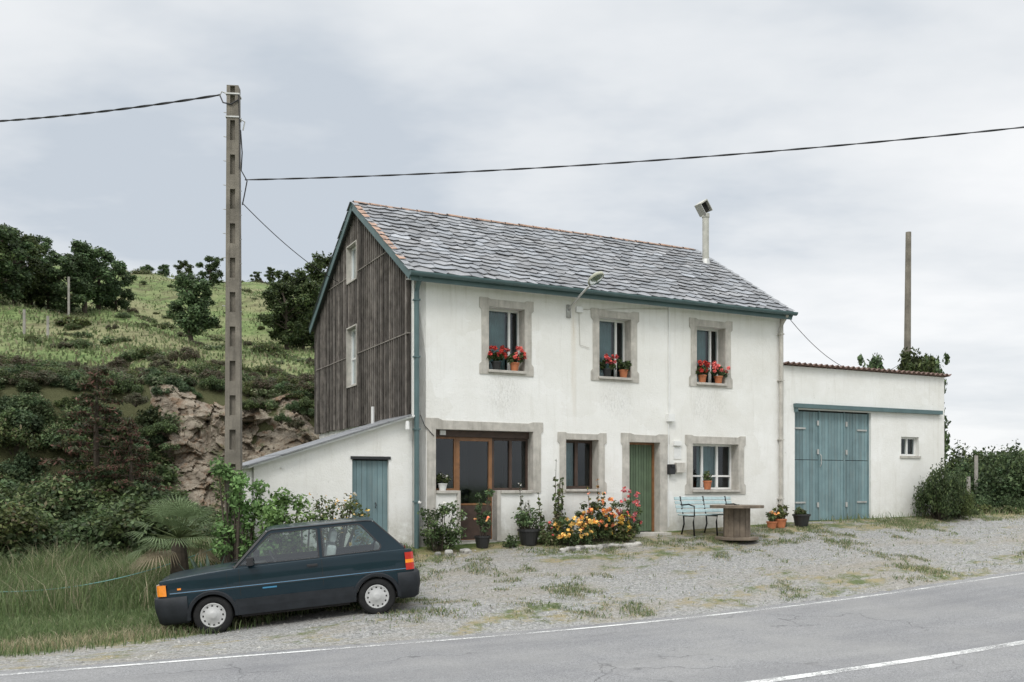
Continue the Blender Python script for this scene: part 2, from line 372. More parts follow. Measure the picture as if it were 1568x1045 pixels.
mb.plate([(0.,.3),(DEP,.3),(DEP,6.3),(DEP/2,8.42),(0.,6.3)],[rect(*g) for g in gw],lambda a,b,d:(d,a,b),0.004,.25)
mb.obj('walls',['wall'],H)
mb=MB()
def ears(a,b,c,d,e=.05,h=.2):
    top=[(b+e,d-h),(b+e,d),(b+e-.16,d),(b+e-.22,d-.03),(a-e+.24,d-.025),(a-e+.18,d),(a-e,d),(a-e,d-h),(a,d-h-.05)]
    return [(a,c+h+.05),(a-e,c+h),(a-e,c),(b+e,c),(b+e,c+h),(b,c+h+.05)]+[(b,d-h-.05)]+top
for a,b in up: mb.plate(ears(a-.155,b+.155,4.37,5.91),[rect(a,b,4.46,5.735)],fm,-.018,.0)
mb.plate([(.27,1.0),(.451,1.0),(.451,3.236),(2.61,3.236),(2.61,1.98),(2.79,1.98),(2.79,3.2),(2.84,3.25),(2.84,3.43),(2.6,3.43),(2.5,3.40),(.6,3.41),(.5,3.45),(.23,3.45),(.23,3.25),(.27,3.2)],[],fm,-.018,0)
mb.plate(ears(3.24,4.34,1.97,3.25),[rect(3.387,4.19,2.05,3.10)],fm,-.018,0)
mb.plate([(4.80,1.02),(4.972,1.02),(4.972,3.08),(5.784,3.08),(5.784,1.02),(5.97,1.02),(5.97,3.0),(6.03,3.05),(6.03,3.26),(5.75,3.26),(5.68,3.23),(5.1,3.24),(5.0,3.27),(4.76,3.27),(4.76,3.05),(4.80,3.0)],[],fm,-.018,0)
mb.plate(ears(6.52,8.15,1.93,3.27),[rect(6.678,7.99,2.03,3.08)],fm,-.018,0)
for a,b,c,d in [(x,y,4.46,5.735) for x,y in up]+[(3.387,4.19,2.05,3.10),(6.678,7.99,2.03,3.08)]:
    mb.box(a-.02,b+.02,-.06,.27,c-.05,c+.004); mb.box(b-.004,b+.01,-.005,.27,c+.006,d)
mb.box(2.606,2.62,-.005,.28,2.035,3.236); mb.box(5.78,5.795,-.005,.28,1.11,3.08)
mb.box(1.865,2.60,-.05,.27,1.97,2.03); mb.box(.46,.895,-.05,.27,1.97,2.03)
mb.box(1.78,1.86,-.03,.2,1.0,2.028); mb.box(.9,.975,-.03,.2,1.0,2.028)
mb.box(4.9,5.85,-.35,.1,.9,1.105)
mb.box(9.25,9.352,-.012,.05,1.1,6.1)
mb.obj('window_surrounds',['surround'],H,bevel=.006)
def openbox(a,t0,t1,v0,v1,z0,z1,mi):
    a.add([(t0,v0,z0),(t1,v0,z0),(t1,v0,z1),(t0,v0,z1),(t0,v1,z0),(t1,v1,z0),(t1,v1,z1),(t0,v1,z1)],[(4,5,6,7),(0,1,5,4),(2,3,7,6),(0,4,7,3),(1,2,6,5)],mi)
def win(name,t0,t1,z0,z1,v,splits,fmat,fw=.055,curt=None,hbars=()):
    a=MB(); a.box(t0,t1,v,v+.06,z1-fw,z1,0); a.box(t0,t1,v,v+.06,z0,z0+fw,0)
    a.box(t0,t0+fw,v,v+.06,z0+fw,z1-fw,0); a.box(t1-fw,t1,v,v+.06,z0+fw,z1-fw,0)
    for s in splits: a.box(s-fw*.6,s+fw*.6,v-.012,v+.05,z0+fw,z1-fw,0)
    for h in hbars: a.box(t0+fw,t1-fw,v-.008,v+.05,h-.02,h+.02,0)
    a.add([(t0+fw*.5,v+.03,z0+fw*.5),(t1-fw*.5,v+.03,z0+fw*.5),(t1-fw*.5,v+.03,z1-fw*.5),(t0+fw*.5,v+.03,z1-fw*.5)],[(0,1,2,3)],1)
    if curt:
        c0,c1=curt; n=36; xs=np.linspace(t0+(t1-t0)*c0,t0+(t1-t0)*c1,n)
        a.grid([[(x,v+.12+.006*math.sin(i*1.3)+.01*math.sin(i*.37),z) for i,x in enumerate(xs)] for z in (z0,z1)],2)
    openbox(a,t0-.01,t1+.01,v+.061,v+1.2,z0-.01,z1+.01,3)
    return a.obj(name,[fmat,'glass','curtain','dark'],H)
for k,(a_,b_) in enumerate(up): win('upper_window',a_,b_,4.46,5.735,.24,[a_+.58],'white',.036,(0,.68))
win('bay_window_left',.451,.98,2.03,3.10,.22,[],'wood',.04); win('bay_window_right',1.775,2.61,2.03,3.10,.22,[2.2],'darkwood',.05)
win('glazed_door',.98,1.775,1.02,3.10,.21,[],'wood',.075,None,(1.75,))
a=MB(); a.box(.451,2.61,.16,.30,3.10,3.236,0); a.box(1.0,1.75,.2,.26,1.05,1.72,0)
a.box(.6,.72,.12,.16,3.13,3.22,1); a.box(.98,1.775,.02,.3,.95,1.03,2)
a.obj('bay_lintel',['darkwood','paper','concrete'],H,bevel=.004)
win('small_window',3.387,4.19,2.06,3.10,.24,[3.78],'darkwood',.06,(0,.5))
win('kitchen_window',6.678,7.99,2.04,3.08,.24,[7.13,7.56],'white',.045,(.3,.75),(2.35,))
a=MB(); n=10; w=(5.784-4.972-.1)/n
a.box(4.972,5.022,.2,.28,1.1,3.08,1); a.box(5.734,5.784,.2,.28,1.1,3.08,1); a.box(5.022,5.734,.2,.28,3.03,3.08,1)
for k in range(n):
    c=.85+.3*R.random(); a.box(5.022+k*w+.004,5.022+(k+1)*w-.004,.235,.27,1.12,3.03,0,(c,c,c))
a.box(5.022,5.734,.262,.28,1.1,3.03,2); a.box(5.05,5.09,.18,.235,2.0,2.12,3)
a.obj('front_door',['greendoor','wood','dark','metal'],H,bevel=.003)
# gable boards
a=MB(); bw=.135; v=.12
while v<DEP+.02:
    top=min(roofz(v),roofz(min(v+bw,DEP)))-.10
    iv=[(3.45+.03*R.random(),top)]
    for w0,w1,z0,z1 in gw:
        if v+bw>w0-.02 and v<w1+.02:
            nv=[]
            for s,e in iv:
                if z0-.03>s: nv.append((s,min(e,z0-.03)))
                if z1+.03<e: nv.append((max(s,z1+.03),e))
            iv=nv
    for s,e in iv:
        cuts=[s]+[c for c in (5.1,6.95) if s<c<e]+[e]
        for c0,c1 in zip(cuts[:-1],cuts[1:]):
            if c1-c0<.05: continue
            k=.4+1.1*R.random()**1.5; dx=R.random()*.012
            a.box(-.05-dx,-.02,v+.008,v+bw-.008,c0+.008+.02*R.random(),c1-.008,0,(k,k*.98,k*.96))
        k=.55+1.1*R.random(); a.box(-.082,-.04,v+bw-.024,v+bw+.024,s,e,0,(k,k,k))
    v+=bw
for zz in (5.1,6.95):
    v0,v1=(.12,DEP) if zz<6 else (EV+(zz-EZ)/SL+.25,DEP-EV-(zz-EZ)/SL-.25)
    segs=[(v0,v1)]
    for w0,w1,z0,z1 in gw:
        if z0-.06<zz<z1+.06: segs=[(v0,w0-.05),(w1+.05,v1)]
    for s0,s1 in segs: a.box(-.09,-.035,s0,s1,zz-.010,zz+.010,0,(1.9,1.9,1.9))
a.obj('gable_cladding',['board','metal'],H)
a=MB()
for w0,w1,z0,z1 in gw:
    for (y0,y1,c0,c1) in ((w0-.03,w0,z0-.03,z1+.03),(w1,w1+.03,z0-.03,z1+.03),(w0,w1,z1,z1+.03),(w0-.02,w1+.02,z0-.04,z0)):
        a.box(-.095,.02,y0,y1,c0,c1,0)
    a.box(.02,.06,w0,w1,z0,z0+.05,3);a.box(.02,.06,w0,w1,z1-.05,z1,3);a.box(.02,.06,w0,w0+.05,z0+.05,z1-.05,3);a.box(.02,.06,w1-.05,w1,z0+.05,z1-.05,3)
    if z1-z0>1: a.box(.015,.055,w0+.05,w1-.05,z0+.6,z0+.64,3)
    a.add([(.04,w0,z0),(.04,w1,z0),(.04,w1,z1),(.04,w0,z1)],[(0,1,2,3)],1)
    a.add([(.16,w0,z0),(.16,w1,z0),(.16,w1,z1),(.16,w0,z1)],[(0,1,2,3)],2)
a.obj('gable_windows',['surround','glass','curtain','white'],H)
# roof
al=math.atan(SL); ca,sa=math.cos(al),math.sin(al)
T0,T1=-.16,LEN+.03
SLEN=(DEP/2-EV)/ca
def rp(t,s,n=0,side=0):
    sag=-.035*math.sin(math.pi*min(1,max(0,(t-T0)/(T1-T0))))*math.sin(math.pi*min(1,max(0,s/SLEN)))+.018*math.sin(t*1.3)*math.sin(s*2.1)
    n=n+sag
    v=EV+s*ca-n*sa; z=EZ+s*sa+n*ca
    return (t,v if not side else DEP-v,z)
a=MB()
for side in (0,1):
    a.grid([[rp(t,s,-.01,side) for t in np.linspace(T0,T1,30)] for s in np.linspace(0,SLEN,12)],0,(.4,.4,.4))
    a.grid([[rp(t,s,-.07,side) for t in (T0,T1)] for s in (0,SLEN)],0,(.4,.4,.4))
    row=0; s=-.04
    while s<SLEN-.05:
        ex=.24+.03*R.random(); t=T0-.02-R.random()*.2
        while t<T1:
            w=.20+.32*R.random()**1.3; x0=max(t,T0-.03); x1=min(t+w,T1+.03)
            if x1-x0>.06:
                k=.68+.55*R.random()**1.3; tint=R.random()
                if R.random()<.04: k*=1.3
                L_=ex*1.3; jb=.10*R.random(); kk=R.random()
                pts=[(x0+.004,jb+.02),(x0+(x1-x0)*(.25+.5*kk),-.05+.03*R.random()),(x1-.004,.10*R.random()+.02),(x1-.004,L_),(x0+.004,L_)]
                lift=.024+.016*R.random(); tw=(R.random()-.5)*.016
                def nn(px,py): return (lift+tw*((px-x0)/(x1-x0)-.5)*2)*(1-py/L_)+.006
                top=[rp(px,min(s+py,SLEN),nn(px,py)+.012,side) for px,py in pts]; bt=[rp(px,min(s+py,SLEN),nn(px,py)-.004,side) for px,py in pts]
                n=5; a.add(top+bt,[(0,1,2,3,4)]+[(i,(i+1)%n,n+(i+1)%n,n+i) for i in range(n)],0,(k*(.97+.05*tint),k,k*(1.04-.05*tint)))
            t+=w
        s+=ex; row+=1
a.obj('slate_roof',['slate'],H)
a=MB()
t=T0
while t<T1-.05:
    w=.38; x1=min(t+w,T1); seg=[]; dz=.015*R.random()
    for x,rr in ((t,.08),(x1-.01,.068)):
        seg.append([(x,DEP/2+rr*1.3*math.cos(q),RZ-.03+dz+rr*.85*math.sin(q)) for q in np.linspace(0,math.pi,8)])
    a.grid(seg,0); t+=w
for tt in (T0,T1):
    s=0
    while s<SLEN-.1:
        for side in (0,1):
            j=.02*R.random()
            a.add([rp(tt-.05-j,s,.045,side),rp(tt+.07,s,.06,side),rp(tt+.07,s+.3,.035,side),rp(tt-.05-j,s+.3,.03,side)],[(0,1,2,3)],0 if (tt<0 and not side and R.random()<.6) else 1)
        s+=.29
a.obj('ridge_and_verge_tiles',['ridge','slate'],H)
a=MB()
for side in (0,1):
    for tt in (T0-.03,T1+.01):
        a.add([rp(tt,-.02,-.14,side),rp(tt,SLEN,-.14,side),rp(tt,SLEN,.03,side),rp(tt,-.02,.03,side),rp(tt+.025,-.02,-.14,side),rp(tt+.025,SLEN,-.14,side),rp(tt+.025,SLEN,.03,side),rp(tt+.025,-.02,.03,side)],[(0,1,2,3),(4,5,6,7),(0,1,5,4),(2,3,7,6),(0,3,7,4)],0)
prof=[(EV-.07+.07*math.cos(q),EZ-.005+.075*math.sin(q)) for q in np.linspace(math.pi,2*math.pi,9)]
a.grid([[(t,v,z) for v,z in prof] for t in (T0-.05,T1+.05)],0)
for t in (T0-.05,T1+.05): a.add([(t,v,z) for v,z in prof],[tuple(range(9))],0)
a.box(T0,T1,EV+.01,EV+.03,EZ-.16,EZ-.01,0); a.box(T0,T1,EV+.03,-.002,EZ-.10,EZ-.09,1)
a.tube([(.03,-.29,6.15),(.03,-.12,5.98),(.03,-.07,5.85),(.03,-.07,.9)],.05,10,0)
a.tube([(9.22,-.29,6.15),(9.22,-.12,5.98),(9.22,-.07,5.85),(9.22,-.07,1.1)],.045,10,2)
for z in (1.8,3.2,4.6,5.7):
    a.box(-.03,.09,-.125,0,z,z+.03,0); a.box(9.16,9.28,-.12,0,z,z+.03,2)
a.obj('gutter_and_downpipes',['tealtrim','white','surround'],H)
a=MB(); cx,cv=9.02,2.5
a.tube([(cx,cv,7.7),(cx,cv,9.1)],.085,16,0); a.tube([(cx,cv,7.78),(cx,cv,8.02)],[.16,.09],16,1)
a.tube([(cx,cv,9.1),(cx,cv,9.2)],.1,16,0)
T=Matrix.Translation((cx-.06,cv,9.33))@Matrix.Rotation(math.radians(-35),4,'Y')
a.box(-.13,.13,-.13,.13,.15,.18,0,T=T); a.box(-.13,-.115,-.13,.13,-.15,.149,1,T=T); a.box(.115,.13,-.13,.13,-.15,.149,0,T=T)
a.box(-.115,.115,.1,.12,-.15,.149,2,T=T); a.box(-.11,.11,-.03,.02,-.1,.12,2,T=T)
M['flue']=simple('flue_steel',(.46,.45,.40),.55,.15,6,metal=.2)
a.obj('chimney_flue',['flue','metal','dark'],H)
a=MB()
a.tube([(6.02,-.02,6.1),(6.02,-.02,3.75)],.018,6,0); a.box(5.96,6.12,-.1,0,3.55,3.72,0); a.tube([(6.0,-.02,3.55),(6.0,-.02,1.2)],.012,6,0)
a.box(6.14,6.34,-.06,0,3.02,3.12,0); a.box(6.16,6.36,-.015,0,2.72,2.98,1); a.box(6.18,6.42,-.09,0,2.42,2.64,3)
a.box(5.98,6.12,-.12,0,2.38,2.6,2); a.box(6.0,6.1,-.15,-.12,2.54,2.6,2)
a.box(3.62,3.78,-.06,0,5.78,5.9,0); a.tube([(3.7,-.02,5.78),(3.72,-.02,5.1),(3.95,-.02,5.05)],.006,5,3)
a.tube([(.12,-.03,3.5),(.2,-.04,3.3),(.4,-.03,3.1)],.008,5,2)
a.tube([(3.75,-.015,5.85),(5.0,-.015,5.97),(6.0,-.015,6.05)],.006,5,3)
a.obj('meter_boxes_and_conduit',['white','paper','black','surround'],H,bevel=.004)

# lean-to
S=empty('lean_to_shed',(HX,HY,0),(0,0,TH)); SD=1.6
a=MB()
LO=-3.05
def lz(t): return 3.46+(t)*(3.46-2.47)/3.05
a.plate([(LO,-.1),(-.02,-.1),(-.02,lz(-.02)),(LO,lz(LO))],[[(-1.227,.72),(-.505,.72),(-.505,2.64),(-1.227,2.64)]],fm,.02,.2)
a.add([(LO,.02,-.1),(LO,SD,-.1),(LO,SD,lz(LO)),(LO,.02,lz(LO))],[(0,1,2,3)])
a.add([(LO,SD,-.1),(-.02,SD,-.1),(-.02,SD,lz(0)),(LO,SD,lz(LO))],[(0,1,2,3)])
a.box(-1.5,-.5,-.05,.015,-.1,.715,1)
a.obj('shed_walls',['wall','concrete'],S)
a=MB()
def slab(t0,t1,v0,v1,dz,th,mi): 
    a.add([(t0,v0,lz(t0)+dz),(t1,v0,lz(t1)+dz),(t1,v1,lz(t1)+dz),(t0,v1,lz(t0)+dz),(t0,v0,lz(t0)+dz+th),(t1,v0,lz(t1)+dz+th),(t1,v1,lz(t1)+dz+th),(t0,v1,lz(t0)+dz+th)],[(0,1,2,3),(4,5,6,7),(0,1,5,4),(1,2,6,5),(2,3,7,6),(3,0,4,7)],mi)
slab(LO-.12,-.02,-.10,SD,.0,.035,0)
t=LO-.15
while t<-.1:
    w=.28+.2*R.random(); slab(t,min(t+w-.01,-.09),-.13-.03*R.random(),SD+.1,.036+.008*R.random(),.028,1); t+=w
a.obj('shed_roof',['white','slate'],S)
a=MB(); n=7; w=.722/n
for k in range(n):
    c=.85+.25*R.random(); a.box(-1.227+k*w+.003,-1.227+(k+1)*w-.003,.09,.12,.72,2.60,0,(c,c,c))
a.box(-1.227,-.505,.122,.13,.72,2.62,1); a.box(-1.26,-.47,.0,.05,2.625,2.68,2)
a.tube([(-.75,.08,1.7),(-.75,.05,1.75),(-.75,.08,1.8)],.01,6,2)
a.tube([(-2.55,-.02,2.45),(-2.55,.1,2.48)],.02,6,3)
a.lathe([(.0,.15),(.035,.14),(.045,.0),(.045,-.02)],(-.18,-.12,3.22),10,3)
a.tube([(-.35,1.45,2.9),(-.35,1.45,3.75)],.035,8,3)
a.obj('shed_door_and_fittings',['teal','dark','black','white'],S)

# garage
GA=empty('garage',(HX,HY,0),(0,0,TH))
a=MB(); g0,g1=LEN+.004,14.96
a.plate(rect(g0,g1,.5,5.0),[rect(9.744,12.28,1.26,3.97),rect(13.35,14.0,2.9,3.39)],fm,.03,.25)
a.add([(g1,.03,.5),(g1,6,.5),(g1,6,4.4),(g1,.03,5.0)],[(0,1,2,3)]); a.box(13.3,14.05,-.0,.1,2.84,2.9,1)
a.box(9.60,12.4,-.25,.1,1.0,1.255,2)
a.obj('garage_walls',['wall','surround','concrete'],GA)
a=MB(); n=260; ts=np.linspace(g0-.0,g1+.12,n)
for dz in (0,.02):
    a.grid([[(t,v,5.04+dz-.09*(v+.1)+.028*math.sin(t*2*math.pi/.177)) for t in ts] for v in (-.1,6.)],0)
a.grid([[(t,-.1,5.04+dz+.028*math.sin(t*2*math.pi/.177)) for t in ts] for dz in (0,.02)],0)
a.obj('garage_roof',['corr'],GA)
a=MB(); n=24; w=(12.28-9.744-.06)/n
for k in range(n):
    c=.82+.36*R.random(); x=9.774+k*w; 
    a.box(x+.004,x+w-.004,.11+.006*R.random(),.14,1.28,2.75,0,(c,c,c)); c*=.9+.2*R.random()
    a.box(x+.004,x+w-.004,.115+.006*R.random(),.14,2.765,3.93,0,(c,c,c))
a.box(9.744,12.28,.142,.16,1.27,3.97,1)
for x in (9.744,10.58,11.42,12.25): a.box(x,x+.035,.095,.12,1.29,3.95,0)
a.box(9.70,14.79,-.07,.03,4.0,4.10,2); a.box(9.72,9.78,-.05,.03,3.9,3.999,2)
for x in (10.55,11.5):
    for z in (1.6,2.9,3.6): a.box(x-.03,x+.03,.085,.1,z,z+.12,3)
for x,z in ((9.85,1.7),(9.85,3.5),(11.9,1.7),(11.9,3.5)): a.box(x-.03,x+.3,.092,.112,z,z+.04,3)
a.tube([(10.62,.09,2.6),(10.62,.05,2.65),(10.62,.05,2.85),(10.62,.09,2.9)],.012,6,3)
a.obj('garage_door',['teal','dark','tealtrim','metal'],GA)
a=MB()
a.box(13.35,14.0,.14,.2,2.9,2.95,0);a.box(13.35,14.0,.14,.2,3.34,3.39,0);a.box(13.35,13.4,.14,.2,2.95,3.34,0);a.box(13.95,14.0,.14,.2,2.95,3.34,0);a.box(13.65,13.7,.13,.2,2.95,3.34,0)
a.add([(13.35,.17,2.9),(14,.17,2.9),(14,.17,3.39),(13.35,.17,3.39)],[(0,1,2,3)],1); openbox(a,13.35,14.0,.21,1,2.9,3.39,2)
a.obj('garage_window',['white','glass','dark'],GA)

a=MB(); a.box(15.5,16.05,.9,1.2,1.1,2.1,0); a.box(15.46,16.09,.86,1.24,2.1,2.16,1); a.obj('white_garden_wall',['wall','concrete'],None,(HX,HY,0),(0,0,TH),bevel=.01)

# wall lamp
a=MB()
a.tube([(3.45,-.02,5.8),(3.45,-.12,5.88),(3.45,-.55,6.06),(3.45,-.95,6.2)],.022,8,0); a.box(3.4,3.5,-.03,0,5.65,5.92,0)
T=Matrix.Translation((3.45,-1.1,6.25))@Matrix.Rotation(math.radians(-18),4,'X')
a.lathe([(.0,.10),(.07,.09),(.12,.05),(.13,.0),(.12,-.015)],(0,0,0),14,1,T=T@Matrix.Diagonal((1,1.9,1,1)))
a.lathe([(.115,-.012),(.09,-.05),(.0,-.07)],(0,0,0),14,2,T=T@Matrix.Diagonal((1,1.8,1,1)))
a.obj('wall_street_lamp',['metal','lampshell','glass'],None,(HX,HY,0),(0,0,TH),smooth=True)

# ---------------------------------------------------------------- poles and cables
PX,PY=-4.85,16.5; pzb=G(PX,PY)-.1; PT=9.05
a=MB()
def polebox(zb,zt,w0,w1,d0):
    n=15
    for i in range(n):
        f=i/n; nx=(i+1)/n
        za=zb+(zt-zb)*f; zc=zb+(zt-zb)*nx; wa=w0+(w1-w0)*f; wc=w0+(w1-w0)*nx
        for sx in (-1,1):
            xo=sx*wa/2; xi=sx*wa*.2; xo2=sx*wc/2; xi2=sx*wc*.2
            a.add([(xo,-d0/2,za),(xi,-d0/2,za),(xi,d0/2,za),(xo,d0/2,za),(xo2,-d0/2,zc),(xi2,-d0/2,zc),(xi2,d0/2,zc),(xo2,d0/2,zc)],[(0,1,5,4),(1,2,6,5),(2,3,7,6),(3,0,4,7)],0)
        bh=(zc-za)
        a.box(-wa*.2,wa*.2,-d0/2+.07,d0/2-.07,za,zc,0)
        a.box(-wa*.199,wa*.199,-d0/2+.003,d0/2-.003,za,za+bh*.42,0)
    a.box(-w1/2,w1/2,-d0/2,d0/2,zt-.004,zt+.01,0)
polebox(pzb,PT,.29,.20,.2)
for z in (8.9,8.5):
    a.box(-.118,.118,-.112,.112,z,z+.025,1)
for k in range(9):
    z=8.6-k*.42; a.tube([(-.1-.005*k*.6,-.03,z),(-.16-.005*k*.6,-.03,z+.01)],.008,5,1); a.tube([(.1,-.03,z-.1),(.145,-.03,z-.09)],.008,5,1)
a.tube([(-.12,0,8.95),(-.2,0,8.98),(-.24,0,8.9)],.012,6,1); a.tube([(.11,-.05,8.5),(.2,-.05,8.45),(.17,-.05,8.3)],.012,6,1)
a.tube([(-.24,0,8.93),(-.16,-.1,8.75),(-.02,-.12,8.72),(.1,-.12,8.8)],.012,6,2)
a.tube([(.13,-.06,8.3),(.16,-.08,7.9),(.14,-.06,7.6),(.24,-.06,7.42),(.2,-.06,7.2),(.16,-.06,7.0)],.011,6,2)
a.tube([(.1,-.1,8.9),(.13,-.11,8.2),(.12,-.11,7.6)],.009,6,2)
a.obj('utility_pole',['pole','metal','cable'],None,(PX,PY,0),(0,0,math.radians(6)))
def cable(p0,p1,sag,r,n=60,twist=0):
    a=MB(); p0=Vector(p0);p1=Vector(p1)
    def pt(f): return p0.lerp(p1,f)-Vector((0,0,4*sag*f*(1-f)))
    if twist:
        ln=(p1-p0).length; n=int(ln*8)
        for ph in (0,math.pi):
            a.tube([pt(i/n)+Vector((0,math.cos(i*.7+ph),math.sin(i*.7+ph)))*r*.8 for i in range(n+1)],r,5,0)
    else: a.tube([pt(i/n) for i in range(n+1)],r,5,0)
    return a
cables=empty('overhead_cables')
cable((PX-.24,PY,8.93),(-23,27,12.9),.5,.0125,twist=1).obj('cable_west',['cable'],cables)
cable((PX+.2,PY,7.45),(22,11.9,9.0),.62,.009,twist=1).obj('cable_east',['cable'],cables)
gx,gy=hf(-.06,4.9)
cable((PX+.15,PY,7.05),(gx,gy,7.0),.12,.008).obj('cable_house',['cable'],cables)
ex_,ey_=hf(9.4,-.05)
cable((ex_,ey_,6.2),(13.3,32,6.4),.9,.008).obj('cable_garage',['cable'],cables)
a=MB(); a.tube([(0,0,G(13.3,32)-.2),(0,0,10.7)],[.14,.09],12,0); a.box(-.12,.12,-.12,.12,6.35,6.42,1); a.obj('utility_pole.001',['pole','metal'],None,(13.3,32,0),(0,math.radians(.5),0))
a=MB(); a.tube([(0,0,G(22,11.9)-.2),(0,0,9.4)],[.15,.1],12,0); a.box(-.13,.13,-.13,.13,9.0,9.07,1); a.obj('utility_pole.002',['pole','metal'],None,(22,11.9,0))
X,Y=-.2645*150,150; z0=G(X,Y)-.5; a=MB()
for sx,sy in ((-1,-1),(1,-1),(1,1),(-1,1)): a.tube([(sx*.45,sy*.45,z0),(sx*.15,sy*.15,z0+6.0)],.05,5,0)
for k in range(8):
    z=z0+k*.75; w=.45-.3*k/8
    a.box(-w,w,-w-.02,-w+.02,z,z+.06,k%2); a.box(-w,w,w-.02,w+.02,z,z+.06,k%2)
a.tube([(0,0,z0+6),(0,0,z0+7.2)],.04,5,1); a.box(-.3,.3,-.3,.3,z0+4.9,z0+5.6,1)
M['mastred']=simple('mast_red',(.4,.1,.06),.6,.2,3)
a.obj('radio_mast',['white','mastred'],None,(X,Y,0))

# ---------------------------------------------------------------- vegetation
GREENS=[(.055,.10,.028),(.08,.135,.038),(.12,.175,.052),(.06,.085,.033)]
DARKG=[(.036,.068,.025),(.055,.09,.032),(.08,.115,.043)]
YG=[(.12,.165,.045),(.16,.20,.06),(.09,.13,.035),(.17,.145,.07)]
BROWNG=[(.12,.095,.058),(.09,.10,.048),(.16,.13,.08),(.08,.10,.04)]
def bushmesh(name,cols,n=4200,size=.05,seed=0,flat=.8,k=24):
    rg=np.random.default_rng(seed)
    c=[];r=[]
    for i in range(k):
        a=rg.random()*6.283; d=rg.random()**.6*.75; c.append((math.cos(a)*d,math.sin(a)*d,.15+rg.random()*.85*flat*(1.1-d))); r.append(.14+.18*rg.random())
    mb=MB(); V,F,C=leafcloud(c,r,n,size,cols,rg=rg,zmin=-.1); mb.arr(V,F,C,0)
    for i in range(k): mb.tube([(0,0,-.2),(c[i][0]*.5,c[i][1]*.5,c[i][2]*.4),c[i]],[.02,.012,.005],4,1)
    return mb.mesh(name,['foliage','bark'])
bushes=[bushmesh('bush_a',GREENS,seed=1),bushmesh('bush_b',DARKG,seed=2),bushmesh('bush_c',GREENS+YG,seed=3),bushmesh('bush_d',BROWNG,seed=4,size=.045)]
fineb=[bushmesh('bush_g',DARKG+GREENS,n=11000,size=.030,seed=8,k=40,flat=1.0),bushmesh('bush_h',GREENS,n=11000,size=.030,seed=9,k=40,flat=1.0)]
fern=bushmesh('bush_e',YG+GREENS,n=1100,size=.085,seed=5,flat=.5)
HG_=[(.12,.17,.06),(.17,.21,.085),(.10,.145,.05),(.19,.185,.10)]
fern2=bushmesh('bush_f',HG_,n=1300,size=.075,seed=6,flat=.35)
def treemesh(name,cols,seed,n=9000,size=.075,H_=4.0,spread=1.0,low=.22):
    rg=np.random.default_rng(seed); mb=MB(); c=[];r=[]
    tp=[(0,0,-.3),(.05*rg.normal(),.05*rg.normal(),H_*.3),(.12*rg.normal(),.12*rg.normal(),H_*.6),(.1*rg.normal(),.1*rg.normal(),H_*.85)]
    mb.tube(tp,[.13,.09,.06,.02],8,1)
    for i in range(16):
        f=low+(.84-low)*i/15; z=H_*f; a=i*2.4+rg.random(); rad=spread*(math.sin(math.pi*min(.97,(f-low*.5)/(1-low*.6)))**.6)*(.6+.5*rg.random())
        e=(math.cos(a)*rad*.8,math.sin(a)*rad*.8,z+.2*rg.random()); b=(tp[1][0],tp[1][1],z*.8)
        mb.tube([b,((b[0]+e[0])/2,(b[1]+e[1])/2,(b[2]+e[2])/2+.05),e],[.04,.025,.008],5,1)
        c.append(e); r.append(.24+.2*rg.random())
        for _ in range(3):
            o=rg.normal(size=3)*.28; c.append((e[0]*.8+o[0],e[1]*.8+o[1],e[2]+abs(o[2])*.5)); r.append(.13+.16*rg.random())
    c.append((0,0,H_*.88)); r.append(.35)
    V,F,C=leafcloud(c,r,n,size,cols,rg=rg); mb.arr(V,F,C,0)
    return mb.mesh(name,['foliage','bark'])
trees=[treemesh('tree_a',GREENS,11,spread=1.25),treemesh('tree_b',DARKG+GREENS,12,spread=1.5,low=.12),treemesh('tree_c',GREENS,13,spread=.8)]
tl=[(-.545,43,3.8,1),(-.525,45,3.8,1),(-.508,47,3.0,0),(-.49,46,2.4,1),(-.468,46,3.2,1),(-.452,47,3.7,0),(-.437,48,3.4,1),(-.418,49,2.5,1),(-.337,40,3.3,2),(-.318,62,2.3,1),(-.385,84,2.1,0),(-.368,86,2.2,2),(-.345,82,2.4,1),(-.27,90,1.5,1),(-.255,86,1.7,0),(-.238,43,3.3,1),(-.222,44,3.9,1),(-.207,45,3.4,0),(-.19,50,4.4,1),(-.172,54,4.2,0),(-.57,42,4.2,0),(-.15,58,3.6,1),(-.535,60,3.8,0),(-.50,64,3.0,1)]
for k,(r,Y,h,m) in enumerate(tl):
    X=r*Y; s=h/4.0; mkobj('deciduous_tree',trees[m],None,(X,Y,G(X,Y)-.1),(0,0,R.random()*6),scale=(s*1.15,s*1.15,s))
def conifer(name,seed,H_=3.6):
    rg=np.random.default_rng(seed); mb=MB(); mb.tube([(0,0,-.3),(.05,0,H_*.5),(0,.03,H_)],[.09,.06,.01],7,1); c=[];r=[]
    for i in range(34):
        f=.12+.85*i/33; a=i*2.4; rad=(1-f)*1.35+.12; z=H_*f
        e=(math.cos(a)*rad,math.sin(a)*rad,z-.05); mb.tube([(0,0,z),e],[.02,.006],4,1)
        for t in (.45,.75,1.): c.append((e[0]*t,e[1]*t,z-.05*t)); r.append((.2*(1.3-f)+.06,.2*(1.3-f)+.06,.09))
    V,F,C=leafcloud(c,r,6500,.07,[(.045,.07,.025),(.07,.08,.035),(.16,.08,.05)],rg=rg,aspect=.25); mb.arr(V,F,C,0)
    return mb.mesh(name,['foliage','bark'])
cm=conifer('conifer',21)
for (r,Y,s,dz) in ((-.437,22.2,.92,.8),(-.403,21.6,.72,.4)):
    X=r*Y; mkobj('conifer_tree',cm,None,(X,Y,G(X,Y)+dz),(0,0,R.random()*6),scale=(s*1.1,s*1.1,s))
BB=empty('bank_shrubs')
